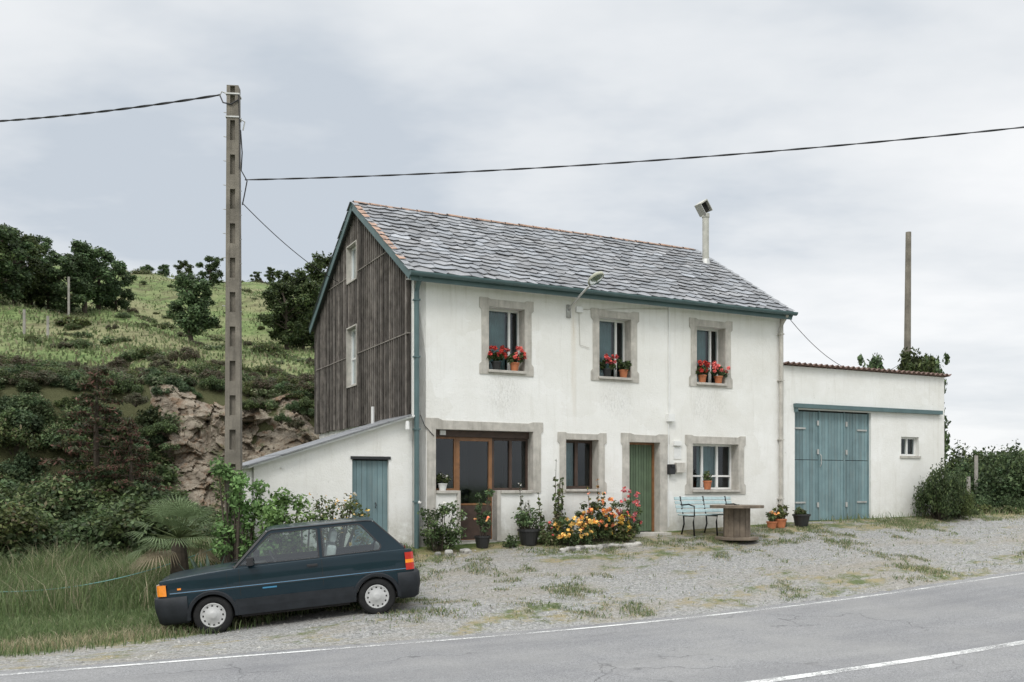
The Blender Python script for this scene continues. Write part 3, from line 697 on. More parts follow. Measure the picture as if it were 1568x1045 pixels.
def scatter_bush(par,meshes,pts):
    for (X,Y,s,hz) in pts:
        mkobj('shrub',R.choice(meshes),par,(X,Y,G(X,Y)-.15*s+hz),(0,0,R.random()*6.28),scale=(s*R.uniform(.9,1.25),s*R.uniform(.9,1.25),s*R.uniform(.8,1.2)))
pts=[]
for _ in range(310):
    q=R.uniform(21.0,28.6); r=R.uniform(-.62,-.17); Y=q/(CT-ST*r)
    X=r*Y
    if -.372<r<-.215 and q<28.3: continue
    if r>-.372 and q<25.6: continue
    s=R.uniform(.8,1.2) if q<25.6 else (R.uniform(.6,.85) if q<27.2 else R.uniform(.3,.5))
    pts.append((X,Y,s,0 if q>25 else R.uniform(0,.8)))
for _ in range(26):
    q=R.uniform(27.3,28.3); r=R.uniform(-.37,-.2); Y=q/(CT-ST*r); pts.append((r*Y,Y,R.uniform(.28,.42),.05))
for r,Y,s in ((-.205,24.4,1.2),(-.19,25.5,1.3),(-.222,24.4,.8),(-.378,23.5,1.0),(-.388,24.5,1.2),(-.375,25.3,.8),(-.3,23.4,.5),(-.26,23.4,.5),(-.34,23.0,.55),(-.32,22.4,.5),(-.36,22.,.8),(-.28,22.6,.4),(-.238,24.0,.6),(-.225,25.6,.8),(-.21,26.2,1.0)): pts.append((r*Y,Y,s,0.1))
scatter_bush(BB,[bushes[0],bushes[1],bushes[0],bushes[2]],pts)
HB=empty('hillside_heather')
pts=[]
for _ in range(230):
    q=28.0+R.random()**1.6*5.5; r=R.uniform(-.62,-.12); Y=q/(CT-ST*r); pts.append((r*Y,Y,R.uniform(.28,.55),0))
scatter_bush(HB,[bushes[3],bushes[3],bushes[2],fern2,fern2],pts)
HS=empty('hillside_shrubs')
pts=[]
for _ in range(480):
    r=R.uniform(-.62,-.12); Y=33+67*R.random()**1.2; cl=noise.noise(Vector((r*14,Y*.10,0)))
    if cl<.02 and R.random()<.85: continue
    pts.append((r*Y,Y,R.uniform(.2,.45)*(2.0 if R.random()<.10 else 1),0))
scatter_bush(HS,[fern2,fern2,fern2,fern,bushes[2],bushes[3]],pts)
CR=empty('crest_treeline')
for _ in range(46):
    r=R.uniform(-.62,-.13); Y=R.uniform(98,125); X=r*Y; s=R.uniform(.8,1.6)
    mkobj('crest_bush',R.choice([bushes[1],bushes[0]]),CR,(X,Y,G(X,Y)-.2),(0,0,R.random()*6),scale=(s*1.4,s*1.4,s*R.uniform(.6,1.1)))
# hillside tussock grass, one mesh
r=RG.uniform(-.62,-.10,26000); q=28+62*RG.random(26000)**1.7; Yv=q/(CT-ST*r); p=(r*CT+ST)*Yv
a=MB(); V,F,C=blades(np.stack([p,q,gz(p,q)],1),.16,.035,[(.14,.19,.07),(.19,.23,.095),(.11,.16,.05),(.24,.22,.12)],1.2); a.arr(V,F,C); a.obj('hillside_grass',['grass'],rot=(0,0,TH))
RH=empty('hedge')
for _ in range(46):
    r=R.uniform(.470,.64); Y=R.uniform(27.5,34); X=r*Y; s=R.uniform(1.2,1.7)
    mkobj('hedge_bush',R.choice(fineb),RH,(X,Y,G(X,Y)-.2),(0,0,R.random()*6),scale=(s,s,s*R.uniform(1.15,1.65)))
for (r,Y,tz) in ((.386,31,6.7),(.425,31.5,7.0),(.440,31.8,6.8),(.432,31.2,6.6)):
    X=r*Y; g=G(X,Y); s=(tz-g)/4.0; mkobj('deciduous_tree',trees[2],None,(X,Y,g-.1),(0,0,R.random()*6),scale=(s*.5,s*.5,s))
X,Y=hf(14.1,-.6); mkobj('laurel_bush',fineb[0],None,(X,Y,G(X,Y)),(0,0,1),scale=(.80,.72,1.5))
X,Y=hf(14.75,-.45); mkobj('laurel_bush.001',fineb[1],None,(X,Y,G(X,Y)),(0,0,2),scale=(.55,.55,.95))
for i,(t,v,s) in enumerate(((16.5,.2,.5),(17.3,-.1,.4),(18.2,.3,.6),(15.7,-.2,.25),(16.9,.8,.7),(19.0,0,.5))):
    X,Y=hf(t,v); mkobj('roadside_shrub',R.choice([fineb[0],fineb[1],fern]),None,(X,Y,G(X,Y)-.05),(0,0,i),scale=(s,s,s))

# rock outcrop (faceted blocks)
mb=MB(); nu,nv=170,110; Pm=[]
def facet(v,amp,k):
    d_,p_=noise.voronoi(v); p0=p_[0]; rd=noise.noise_vector(p0*7.31+Vector((k,0,0))); 
    return ((v-p0).dot(rd)*1.6+noise.noise(p0*5.7+Vector((0,k,0)))*.8)*amp
for i in range(nv):
    row=[]; f=i/(nv-1)
    for j in range(nu):
        u=j/(nu-1); p=2.2+u*5.6; q=24.75+f*2.6; z=1.0+f*(3.65+.25*math.sin(u*9)); 
        w=Vector((p*.9+z*.2,q*.6,z*1.1-p*.25)); 
        d=facet(w,.42,1)+facet(w*2.3,.20,2)+facet(w*5.5,.08,3)+noise.fractal(Vector((p,q,z))*.7,1,2,4)*.3
        e=min(u,1-u)*6; d-=max(0,1-e)*1.2; d-=max(0,f-.9)*2.5
        row.append((p,q-d,z))
    Pm.append(row)
mb.grid(Pm)
def rock_mat():
    m,nt,b=newmat('rock'); oc=OC(nt)
    mp=mapping(nt,oc,(1,1,2),(0,.6,0))
    n1=noise_(nt,mp,1.4,8,.78); n2=noise_(nt,oc,3,7,.8)
    c=mix(nt,mr(nt,n1,.35,.65),(.13,.105,.08),(.38,.33,.26)); c=mix(nt,mr(nt,n2,.50,.62,0,.75),c,(.20,.12,.07))
    c=mix(nt,mr(nt,noise_(nt,oc,1.0,7,.75),.54,.62,0,.85),c,(.065,.085,.03))
    L(nt,c,b.inputs['Base Color']); b.inputs['Roughness'].default_value=.95; b.inputs['Specular IOR Level'].default_value=.15; bump(nt,b,mth(nt,'ADD',n1,n2),.8,.1); return m
M['rock']=rock_mat(); mb.obj('rock_outcrop',['rock'],rot=(0,0,TH))
RF=empty('outcrop_ferns')
for _ in range(70):
    u=R.random(); f=R.random(); p=2.3+u*5.2; q=24.7+f*2.5; z=1.1+f*3.5
    if .15<u<.9 and .15<f<.9 and R.random()<.85: continue
    X,Y=P2W(p,q-.4); s=R.uniform(.22,.42); mkobj('fern',R.choice([fern,bushes[0],bushes[3],bushes[1]]),RF,(X,Y,z-.1),(0,0,R.random()*6),scale=(s,s,s))

# grass
GRC=[(.10,.165,.04),(.14,.205,.055),(.08,.135,.034),(.18,.22,.085)]
STRAW=[(.42,.35,.21),(.33,.28,.16),(.19,.21,.09)]
def pts_(n,p0,p1,q0,q1): return RG.uniform(p0,p1,n),RG.uniform(q0,q1,n)
p,q=pts_(95000,-5,3.2,16.4,24.5)
k=(RG.random(len(p))<np.clip((q-16.0)/2.2,.12,1)); k&=~((p>2.2)&(q<19)); p=p[k];q=q[k]
nz=np.array([noise.noise(Vector((a_*.9,b_*.9,0))) for a_,b_ in zip(p,q)])
a=MB()
lo=nz<.15
pt=np.stack([p,q,gz(p,q)],1)
V,F,C=blades(pt[lo],.42,.007,GRC+GRC+[(.20,.22,.10)],.95); a.arr(V,F,C)
V,F,C=blades(pt[~lo],.60,.005,GRC+GRC+STRAW,.7); a.arr(V,F,C)
a.obj('tall_grass',['grass'],rot=(0,0,TH))
def gnoise(p,q,s): return np.array([noise.noise(Vector((a_*s,b_*s,0))) for a_,b_ in zip(p,q)])
a=MB()
p,q=pts_(90000,-4,6.4,13.0,17.9); k=RG.random(len(p))<(1-gravel_mask(p,q))*1.1; p=p[k];q=q[k]
dn=np.exp(-((q-np.interp(p,[-40,0,3,4.5,6.5],[13.6,13.9,14.7,15.5,16.4]))/.5)**2)+.5*gnoise(p,q,1.1)
kd=RG.random(len(p))<np.clip(dn,0.03,.9)
pt=np.stack([p,q,gz(p,q)],1)
V,F,C=blades(pt[~kd],.14,.006,GRC,.9); a.arr(V,F,C); V,F,C=blades(pt[kd],.11,.004,STRAW,1.2); a.arr(V,F,C)
p,q=pts_(30000,17,32,16.3,21); k=(RG.random(len(p))<(1-gravel_mask(p,q)))&((p>21.6)|(q<17.2)); p=p[k];q=q[k]
V,F,C=blades(np.stack([p,q,gz(p,q)],1),.14,.008,GRC+STRAW[1:],.8); a.arr(V,F,C)
p,q=pts_(300000,4.0,26,12.35,17.1)
nz=gnoise(p,q,.55)*.8+.7*gnoise(p,q,1.7)+.55*gnoise(p,q,4.3)
edge=np.exp(-((q-16.4)/.6)**2)*.5+np.exp(-((q-12.8)/.4)**2)*.2+np.where(p<7.5,.36*np.exp(-((q-14.9)/1.2)**2),0)
pr=np.clip((nz+edge-.32)*1.5,0,.85)+.008
k=RG.random(len(p))<pr; p=p[k];q=q[k]; kd=RG.random(len(p))<.5
pt=np.stack([p,q,gz(p,q)],1)
V,F,C=blades(pt[~kd],.055,.006,GRC,1.3); a.arr(V,F,C); V,F,C=blades(pt[kd],.045,.005,STRAW,1.5); a.arr(V,F,C)
a.obj('verge_grass',['grass'],rot=(0,0,TH))
n=12000; p=RG.uniform(-3,26,n); q=RG.uniform(12.15,17.1,n); k=RG.random(n)<gravel_mask(p,q); p=p[k];q=q[k]; z=gz(p,q); a=MB()
oc_=np.array([(1,0,0),(0,1,0),(-1,0,0),(0,-1,0),(0,0,1),(0,0,-1)],float); of=np.array([(0,1,4),(1,2,4),(2,3,4),(3,0,4)])
n=len(p); sz=(.006+.02*RG.random(n)**3)[:,None,None]; ang=RG.random(n)*6.28
rot=np.stack([np.cos(ang),-np.sin(ang),np.sin(ang),np.cos(ang)],1).reshape(n,2,2)
vv=oc_[None]*(.6+.8*RG.random((n,6,1)))*sz; vv[:,:,:2]=np.einsum('nij,nkj->nki',rot,vv[:,:,:2]); vv[:,:,2]*=.7; vv+=np.stack([p,q,z],1)[:,None]
kk=.5+.9*RG.random(n)
a.arr(vv.reshape(-1,3),(of[None]+6*np.arange(n)[:,None,None]).reshape(-1,3),np.repeat(np.stack([kk,kk,kk],1),4,axis=0)); a.obj('gravel_stones',['stonewash'],rot=(0,0,TH))

# ---------------------------------------------------------------- garden plants
def pot(mb,x,y,z,r,h,mi): mb.lathe([(0,0),(r*.7,0),(r*.95,h*.85),(r*1.05,h*.85),(r*1.05,h),(r*.9,h),(r*.88,h*.9),(0,h*.9)],(x,y,z),16,mi)
def flowers(mb,cs,r,n,size,cols,mi): V,F,C=leafcloud(cs,[r]*len(cs),n,size,cols,aspect=.8,up=.6); mb.arr(V,F,C,mi)
RED=[(.75,.03,.015),(.85,.07,.02),(.6,.02,.015)]; PINK=[(.75,.16,.25),(.7,.28,.33)]; ORA=[(.88,.30,.03),(.88,.48,.04),(.8,.18,.06)]; YEL=[(.9,.6,.05),(.85,.45,.03)]; WHT=[(.8,.78,.73)]
for wi,(a_,b_) in enumerate(up):
    for k in range(2):
        mb=MB(); t=a_+.2+k*.42+R.uniform(-.03,.03); v=.02
        pot(mb,t,v,4.465,.10,.17,1 if k or wi==2 else 3)
        cc=[(t+R.uniform(-.16,.16),v+R.uniform(-.08,.06),4.68+R.uniform(-.02,.14)) for _ in range(9)]
        V,F,C=leafcloud(cc,[.07]*9,480,.026,GREENS,aspect=.8); mb.arr(V,F,C,0)
        if not(wi==1 and k==1): flowers(mb,[(t+R.uniform(-.2,.2),v-.04+R.uniform(-.1,.05),4.76+R.uniform(-.05,.17)) for _ in range(13)],.042,640,.02,RED if wi!=1 else PINK+RED,2)
        mb.obj('geranium_pot',['foliage','terra','petal','plasticpot'],None,(HX,HY,0),(0,0,TH))
mb=MB(); pot(mb,.62,.05,2.03,.09,.14,1)
V,F,C=leafcloud([(.62,.03,2.24),(.55,.0,2.28),(.7,.03,2.26)],[.09]*3,300,.03,GREENS); mb.arr(V,F,C,0); flowers(mb,[(.6,0,2.32),(.68,0,2.3)],.05,60,.018,WHT,2); mb.obj('geranium_pot',['foliage','paper','petal'],None,(HX,HY,0),(0,0,TH))
mb=MB(); pot(mb,7.1,.0,2.04,.1,.2,1)
V,F,C=leafcloud([(7.1,0,2.3),(7.1,0,2.38)],[.1]*2,220,.03,GREENS+YG); mb.arr(V,F,C,0); mb.obj('potted_plant',['foliage','terra'],None,(HX,HY,0),(0,0,TH))
def plant(name,t,v,hw,hh,n,size,cols,fl=None,fn=0,fs=.025,potr=0,potm='plasticpot',stems=7,dz=0,rr=None):
    mb=MB(); z=HG(t,v)+dz; ph=potr*1.5 if potr else 0
    if potr: pot(mb,t,v,z-.01,potr,ph,1)
    cs=[];
    for _ in range(stems):
        x=t+R.uniform(-hw,hw); y=v+R.uniform(-hw,hw)*.5; zz=z+ph+hh*R.uniform(.25,1)
        cs.append((x,y,zz)); mb.tube([(t+(x-t)*.4,v+(y-v)*.4,z+ph*.8),(x,y,zz)],[.012,.005],4,3)
    V,F,C=leafcloud(cs+[(c[0]*.7+t*.3,c[1],(c[2]+z+ph)/2) for c in cs],[rr or max(.06,min(hw,hh)*.38)]*(2*len(cs)),n,size,cols); mb.arr(V,F,C,0)
    if fl: flowers(mb,[(t+R.uniform(-hw,hw)*1.05,v-hw*.3+R.uniform(-hw,hw)*.4,z+ph+hh*R.uniform(.35,1.15)) for _ in range(fn)],fs*1.6,fn*16,fs,fl,2)
    mb.obj(name,['foliage',potm,'petal','bark'],None,(HX,HY,0),(0,0,TH))
plant('rose_bush',.40,-.35,.42,.85,2200,.032,GREENS,WHT,5,.02,stems=18,rr=.13)
plant('potted_tomato_plant',1.3,-.35,.22,.85,800,.03,GREENS,ORA,3,.018,.16,stems=12,rr=.07)
plant('potted_shrub',2.3,-.4,.28,.35,700,.03,GREENS,None,0,0,.22,stems=9)
def tallstem(name,t,v,stems,hmin,hmax,fl):
    mb=MB(); z=HG(t,v)
    for _ in range(stems):
        h=R.uniform(hmin,hmax); x=t+R.uniform(-.22,.22); y=v+R.uniform(-.1,.1); lx=R.uniform(-.12,.12)
        mb.tube([(x,y,z),(x+lx*.4,y,z+h*.5),(x+lx,y,z+h)],[.011,.008,.004],5,1)
        cs=[(x+lx*f*f,y,z+h*f) for f in np.linspace(.12,.97,9)]
        V,F,C=leafcloud(cs,[.10*(1.25-f) for f in np.linspace(.12,.97,9)],95,.038,YG+GREENS,aspect=.7); mb.arr(V,F,C,0)
        if fl: flowers(mb,cs[5:],.04,26,.022,fl,2)
    mb.obj(name,['foliage','bark','petal'],None,(HX,HY,0),(0,0,TH))
tallstem('hollyhock',3.1,-.3,6,1.1,1.75,None); tallstem('hollyhock',2.45,-.2,4,.8,1.25,WHT); tallstem('hollyhock',3.9,-.3,3,.9,1.3,ORA)
plant('marigold_bed',3.15,-.7,.42,.5,2200,.03,GREENS,YEL,40,.026,stems=18,rr=.1)
plant('marigold_bed',3.75,-.55,.4,.8,2200,.03,GREENS,ORA,34,.028,stems=18,rr=.1)
plant('marigold_bed',4.3,-.6,.3,.5,1500,.03,GREENS+YG,YEL,20,.024,stems=12,rr=.09)
plant('rose_bush',4.68,-.45,.27,.95,1300,.03,GREENS,PINK+RED,24,.026,stems=14,rr=.09)
plant('flowering_shrub',2.75,-.5,.25,.4,900,.03,YG,RED,8,.018,stems=9)
plant('flowering_shrub',1.85,-.5,.2,.25,400,.025,GREENS,None,0,0,stems=7)
for t,v,hw,hh,pr,pm,fl in ((8.55,-.5,.12,.2,.12,'terra',ORA),(8.85,-.45,.15,.22,.14,'terra',None),(9.45,-.5,.2,.12,.2,'plasticpot',None),(9.05,-.3,.12,.3,.1,'terra',None)):
    plant('potted_plant',t,v,hw,hh,400,.03,GREENS+YG,fl,6 if fl else 0,.02,pr,pm)
mb=MB()
for k in range(30):
    t=2.7+k*.085+R.uniform(-.02,.02) if k<22 else R.uniform(.2,.95); v=-1.02+R.uniform(-.05,.05) if k<22 else -.6+R.uniform(-.06,.06); z=HG(t,v); s=R.uniform(.05,.1); c=R.uniform(.7,1.4)
    pts=[Vector((R.uniform(.7,1.1)*math.cos(a_)*math.cos(b_),R.uniform(.7,1.1)*math.sin(a_)*math.cos(b_),math.sin(b_)*.8)) for b_ in (-.5,.3,.9) for a_ in np.linspace(0,6.28,8)[:-1]]
    vs=[(t+p_.x*s*1.2,v+p_.y*s,z+.02+p_.z*s) for p_ in pts]
    mb.add(vs,[(r_*7+i,r_*7+(i+1)%7,(r_+1)*7+(i+1)%7,(r_+1)*7+i) for r_ in (0,1) for i in range(7)]+[tuple(14+i for i in range(7))],0,(c,c,c))
mb.obj('edging_stones',['stonewash'],None,(HX,HY,0),(0,0,TH),bevel=.01)
def wl(name,X,Y,cs,rs,n,size,cols,fl=None):
    mb=MB(); z=G(X,Y); c2=[(c[0],c[1],c[2]) for c in cs]
    V,F,C=leafcloud(c2,rs,n,size,cols); mb.arr(V,F,C,0)
    for c in c2: mb.tube([(c[0]*.3,c[1]*.3,-.1),(c[0]*.7,c[1]*.7,c[2]*.6),c],[.03,.02,.008],5,1)
    if fl: flowers(mb,[(c[0]+R.uniform(-.2,.2),c[1]-.15,c[2]+R.uniform(-.1,.25)) for c in c2 for _ in range(3)],.03,200,.02,fl,2)
    mb.obj(name,['foliage','bark','petal'],None,(X,Y,z))
BR=[(.13,.25,.045),(.18,.31,.06),(.10,.19,.035)]
wl('climbing_vine',-4.75,16.25,[(R.uniform(-.3,.35),R.uniform(-.2,.2),z) for z in np.linspace(.7,2.25,17)],[.17]*17,2600,.042,BR)
wl('fig_shrub',-4.05,16.1,[(R.uniform(-.4,.4),R.uniform(-.3,.3),R.uniform(.4,1.75)) for _ in range(18)],[.19]*18,2900,.042,BR)
wl('fig_shrub',-3.5,15.9,[(R.uniform(-.4,.35),R.uniform(-.2,.2),R.uniform(.3,1.25)) for _ in range(12)],[.17]*12,1300,.035,GREENS+BR)
wl('white_flower_shrub',-3.2,16.6,[(R.uniform(-.6,.6),R.uniform(-.2,.2),R.uniform(.4,1.35)) for _ in range(16)],[.16]*16,1700,.03,GREENS+YG,WHT+YEL)
wl('garden_shrub',-5.2,17.4,[(R.uniform(-.4,.4),R.uniform(-.3,.3),R.uniform(.2,1.3)) for _ in range(12)],[.2]*12,1500,.035,GREENS+YG)
wl('garden_shrub',-5.6,20.2,[(R.uniform(-.8,.8),R.uniform(-.3,.3),R.uniform(.2,1.5)) for _ in range(16)],[.26]*16,2400,.04,GREENS+YG)
# palm
mb=MB(); mb.tube([(0,0,-.1),(.02,0,.5),(0,0,1.05)],[.13,.16,.12],12,1,(1.4,1.3,1.1))
for k in range(58):
    az=R.random()*6.28; el=R.uniform(-.6,1.4); ln=R.uniform(.6,.95); d=Vector((math.cos(az)*math.cos(el),math.sin(az)*math.cos(el),math.sin(el)))
    sd=d.cross(Vector((0,0,1))).normalized(); st=Vector((0,0,1.05)); hub=st+d*ln*.55
    if el>-.1: mb.tube([st,hub],[.012,.008],4,0,(.12,.16,.05))
    c=R.uniform(.7,1.3)
    base=(.16*c,.23*c,.095*c) if el>-.3 else (.30*c,.24*c,.14*c)
    upv=sd.cross(d)
    for i in range(15):
        an=(i/14-.5)*2.3; dd=(d*math.cos(an)+sd*math.sin(an)).normalized(); e=hub+dd*ln*.6-Vector((0,0,.08*(1+abs(an)))); wv=dd.cross(upv).normalized()*.011
        mb.add([hub-wv*.4,hub+dd*ln*.3-wv,e,hub+dd*ln*.3+wv],[(0,1,2,3)],0,base)
X,Y=-.352*16.6,16.6
mb.obj('fan_palm',['foliage','bark'],None,(X,Y,G(X,Y)+.12))
mb=MB()
for k in range(34):
    az=k*2.4; el=R.uniform(.3,1.3); ln=R.uniform(.5,.8); d=Vector((math.cos(az)*math.cos(el),math.sin(az)*math.cos(el),math.sin(el))); sd=d.cross(Vector((0,0,1))).normalized()*.045
    c=R.uniform(.7,1.2); u=sd.cross(d).normalized()*.02
    P3=[[ -sd*.7+u*.5,-u*.6,sd*.7+u*.5],[d*ln*.4-sd+u,d*ln*.4-u*.6,d*ln*.4+sd+u],[d*ln*.8-sd*.6+u*.5,d*ln*.8,d*ln*.8+sd*.6+u*.5],[d*ln]*3]
    mb.grid(P3,0,(.09*c,.14*c,.10*c))
X,Y=-.318*15.8,15.8; mb.obj('agave_plant',['foliage'],None,(X,Y,G(X,Y)+.1),scale=(1.1,1.1,1.2))
a=MB(); pts=[]
for f in np.linspace(0,1,24):
    X=-9.2+f*4.0; Y=15.0+f*2.0; pts.append((X,Y,.45+f*.6-.3*math.sin(f*math.pi)))
a.tube(pts,.008,5,0); a.tube([(X,Y,-.1),(X,Y,1.15)],.03,6,1)
M['hose']=simple('blue_green_rope',(.15,.32,.28),.6,.1,5)
a.obj('rope_fence',['hose','bark'])
a=MB()
for r,Y,h in ((-.468,44,1.9),(-.515,36,1.0),(-.49,36,.9),(.49,27,1.6),(.482,26.8,1.0)): X=r*Y; a.tube([(X,Y,G(X,Y)-.1),(X,Y,G(X,Y)+h)],.05,6,0)
a.obj('fence_posts',['concrete'])

# ---------------------------------------------------------------- bench, spool table
BN=empty('park_bench',(*hf(6.72,-.62),0),(0,0,TH)); zb=HG(6.72,-.62)
a=MB()
for k in range(4): a.box(-.78,.78,-.2+k*.1,-.12+k*.1,.44,.465,0)
for k in range(4):
    y=.21+k*.028; z=.50+k*.09; T=Matrix.Translation((0,y,z))@Matrix.Rotation(math.radians(-15),4,'X'); a.box(-.78,.78,-.012,.012,0,.07,0,T=T)
a.obj('slats',['benchpaint'],BN,(0,0,zb),bevel=.006)
a=MB()
for x in (-.62,0,.62):
    a.tube([(x,-.2,0),(x,-.17,.3),(x,-.2,.43),(x,.18,.43),(x,.23,.55),(x,.31,.85)],.018,8,0); a.tube([(x,.26,0),(x,.16,.25),(x,.18,.43)],.018,8,0)
for x in (-.62,.62): a.tube([(x,.25,.66),(x,.0,.68),(x,-.2,.64),(x,-.2,.43)],.016,8,0)
a.obj('legs',['blackiron'],BN,(0,0,zb),smooth=True)
X,Y=hf(6.94,-1.2); z=G(X,Y); a=MB()
def disc(z0,z1,r):
    a.lathe([(0,z0),(r,z0),(r,z1),(0,z1)],(0,0,0),36,0)
disc(.02,.08,.46); disc(.70,.76,.57)
for k in range(14):
    an=k*2*math.pi/14; c=.7+.6*R.random(); T=Matrix.Rotation(an,4,'Z'); a.box(.25,.28,-.058,.058,.08,.70,0,(c,c,c),T=T)
a.lathe([(0,.09),(.24,.09),(.24,.69),(0,.69)],(0,0,0),20,1)
a.lathe([(0,.761),(.06,.761),(.06,.775),(0,.775)],(0,0,0),12,1)
a.obj('cable_spool_table',['spool','dark'],None,(X,Y,z),bevel=.006)

# ---------------------------------------------------------------- car
car=empty('parked_hatchback_car',(-2.13,14.78,.20),(0,math.radians(5.2),math.radians(192)))
def paint_mat():
    m,nt,b=newmat('car_paint'); oc=OC(nt)
    c=mix(nt,noise_(nt,oc,2.,4),(.003,.014,.022),(.006,.022,.032))
    sp=N(nt,'ShaderNodeSeparateXYZ',Vector=oc); d=mth(nt,'MULTIPLY',mr(nt,sp.outputs[2],.2,.6,.3,0.),mr(nt,noise_(nt,oc,6,5,.7),.35,.7))
    c=mix(nt,d,c,(.08,.08,.07))
    L(nt,c,b.inputs['Base Color']); b.inputs['Roughness'].default_value=.4; b.inputs['Specular IOR Level'].default_value=.18; b.inputs['Coat Weight'].default_value=.45; b.inputs['Coat Roughness'].default_value=.06
    return m
M['paint']=paint_mat()
M['cladding']=simple('grey_cladding',(.018,.021,.025),.6,.25,6,spec=.3)
M['tyre']=simple('tyre',(.02,.02,.02),.85,.3,8,spec=.2)
M['hub']=simple('hubcap',(.47,.47,.46),.45,.1,10,metal=.1)
M['seat']=simple('seat_fabric',(.55,.55,.54),.9,.15,20)
M['tail']=simple('tail_lamp',(.5,.02,.015),.2,.1,20,coat=1); M['amber']=simple('amber_lamp',(.9,.28,.02),.2,.1,20,coat=1); M['lens']=simple('headlamp_lens',(.6,.62,.62),.1,.1,20,metal=.6)
M['bluestripe']=simple('blue_stripe',(.05,.22,.38),.4,.1,5)
ix=np.interp
def Wd(x): return float(ix(x,[-.57,-.54,-.40,.5,2,2.6,2.92,3.01,3.03],[.715,.745,.768,.775,.775,.772,.765,.74,.72]))
def zt(x): return float(ix(x,[-.57,-.45,0,1.0,2.0,2.5,2.9,3.03],[.92,.93,.93,.92,.905,.875,.84,.82]))
AR=.315
def zl(x):
    for c in (0,2.34):
        if abs(x-c)<AR: return max(.24,.275+math.sqrt(AR*AR-(x-c)**2))
    return .24
def prof(z): return float(ix(z,[.2,.36,.46,.60,.64,.66,.80,.90,1.0],[.955,.985,.993,1.,1.,.990,.986,.978,.97]))
xs=set(np.linspace(-.57,3.03,50).round(4))
for c in (0,2.34):
    for t in np.linspace(0,math.pi,25): xs.add(round(c+AR*math.cos(t),4))
    xs.add(c-AR-.001); xs.add(c+AR+.001)
xs=sorted(xs)
a=MB()
for sg in (1,-1):
    P=[]
    for x in xs:
        l=zl(x);t=zt(x);row=[]
        for j in range(13): z=l+(t-l)*j/12; row.append((x,sg*Wd(x)*prof(z),z))
        y=Wd(x)*prof(t); row+= [(x,sg*(y-.003),t+.006),(x,sg*(y-.012),t+.010),(x,sg*(y-.035),t+.012)]
        P.append(row)
    a.grid(P)
def crown(x): return float(ix(x,[1.9,3.03],[.03,.008]))
P=[]
for x in np.linspace(1.9,3.03,16):
    y0=Wd(x)*prof(zt(x))-.035
    P.append([(x,y0*f,zt(x)+.012+crown(x)*(1-f*f)-(.012 if abs(abs(f)-.75)<.02 else 0)) for f in np.linspace(-1,1,25)])
a.grid(P)
def nose(xf,zs,W0):
    return [[(xf+dx-.03*(abs(f)**6),W0*f,z+(0.008*(1-f*f) if i==0 else 0)) for f in np.linspace(-1,1,17)] for i,(z,dx) in enumerate(zs)]
a.grid(nose(3.03,[(.834,0.),(.82,.022),(.66,.045),(.45,.045),(.3,.02)],.70))
a.grid([[(x,W*f,z) for f in np.linspace(-1,1,9)] for x,W,z in ((-.455,.72,.955),(-.50,.72,.935),(-.55,.715,.86),(-.575,.71,.70),(-.585,.70,.5),(-.57,.69,.3))])
a.obj('body',['paint'],car,smooth=True)
ZS=lambda z:.86+(z-.86)*1.21
ZI=lambda z:(z-.86)/1.21+.86
def gy_(z): z=ZI(z); return .750-(z-.86)*(.750-.64)/(1.31-.86)
def up_(P): return [(x,ZS(z)) for x,z in P]
door_w=up_([(1.90,.937),(1.48,1.240),(1.43,1.266),(.83,1.275),(.80,1.266),(.80,.935)])
quart=up_([(.715,.94),(.715,1.266),(.735,1.275),(.20,1.274),(.14,1.255),(-.10,1.02),(-.11,.985),(-.08,.95)])
outer=up_([(2.02,.88),(1.50,1.29),(1.44,1.310),(1.2,1.315),(.04,1.315),(-.03,1.304),(-.45,.95),(-.48,.88)])
a=MB(); bl=MB(); gl=MB()
def grow(poly,k):
    cx=sum(p[0] for p in poly)/len(poly); cz=sum(p[1] for p in poly)/len(poly)
    out=[]
    for x,z in poly:
        d=math.hypot(x-cx,z-cz); out.append((x+(x-cx)/d*k*1.3,z+(z-cz)/d*k*1.3))
    return out
for sg in (1,-1):
    mp=lambda x,z,d,sg=sg:(x,sg*(gy_(z)+d),z)
    a.plate(outer,[door_w,quart],mp,0,-.03,0)
    for w in (door_w,quart):
        bl.plate(grow(w,.018),[w],mp,.005,-.01,0)
        gl.add([mp(x,z,-.008) for x,z in w],[tuple(range(len(w)))],0)
    bl.tube([mp(x,z,.004) for x,z in up_([(1.99,.90),(1.49,1.300),(1.43,1.316),(.06,1.318),(-.02,1.308)])],.010,5,0)
ys=[.642,.632,.605,.44,.2,0,-.2,-.44,-.605,-.632,-.642]; zr=[ZS(1.314)+d for d in (0,.012,.02,.03,.036,.038,.036,.03,.02,.012,0)]
P=[]
for x,dz in ((1.49,-.035),(1.45,-.014),(1.38,-.004),(1.0,0),(.5,-.0),(.15,-.004),(.03,-.01),(-.03,-.034)):
    P.append([(x+.05*(1-(y/.65)**2)*(1 if x>1.3 else (-1 if x<.3 else 0)),y,z+dz) for y,z in zip(ys,zr)])
a.grid(P); a.grid([[(x,y,z-.03) for x,y,z in r] for r in P],1)
def screen(x0,z0,w0,x1,z1,w1,bul,mbb,mi,inset=0,n=13):
    P=[]
    for i in range(7):
        f=inset+(1-2*inset)*i/6
        P.append([(x0+(x1-x0)*f+bul*(1-(s)**2),s*(w0+(w1-w0)*f),z0+(z1-z0)*f) for s in np.linspace(-1+inset,1-inset,n)])
    mbb.grid(P,mi)
zt1=ZS(1.300)
screen(1.99,.925,.72,1.505,zt1,.635,.05,gl,0)
screen(-.455,.965,.71,-.05,zt1,.635,-.03,gl,0)
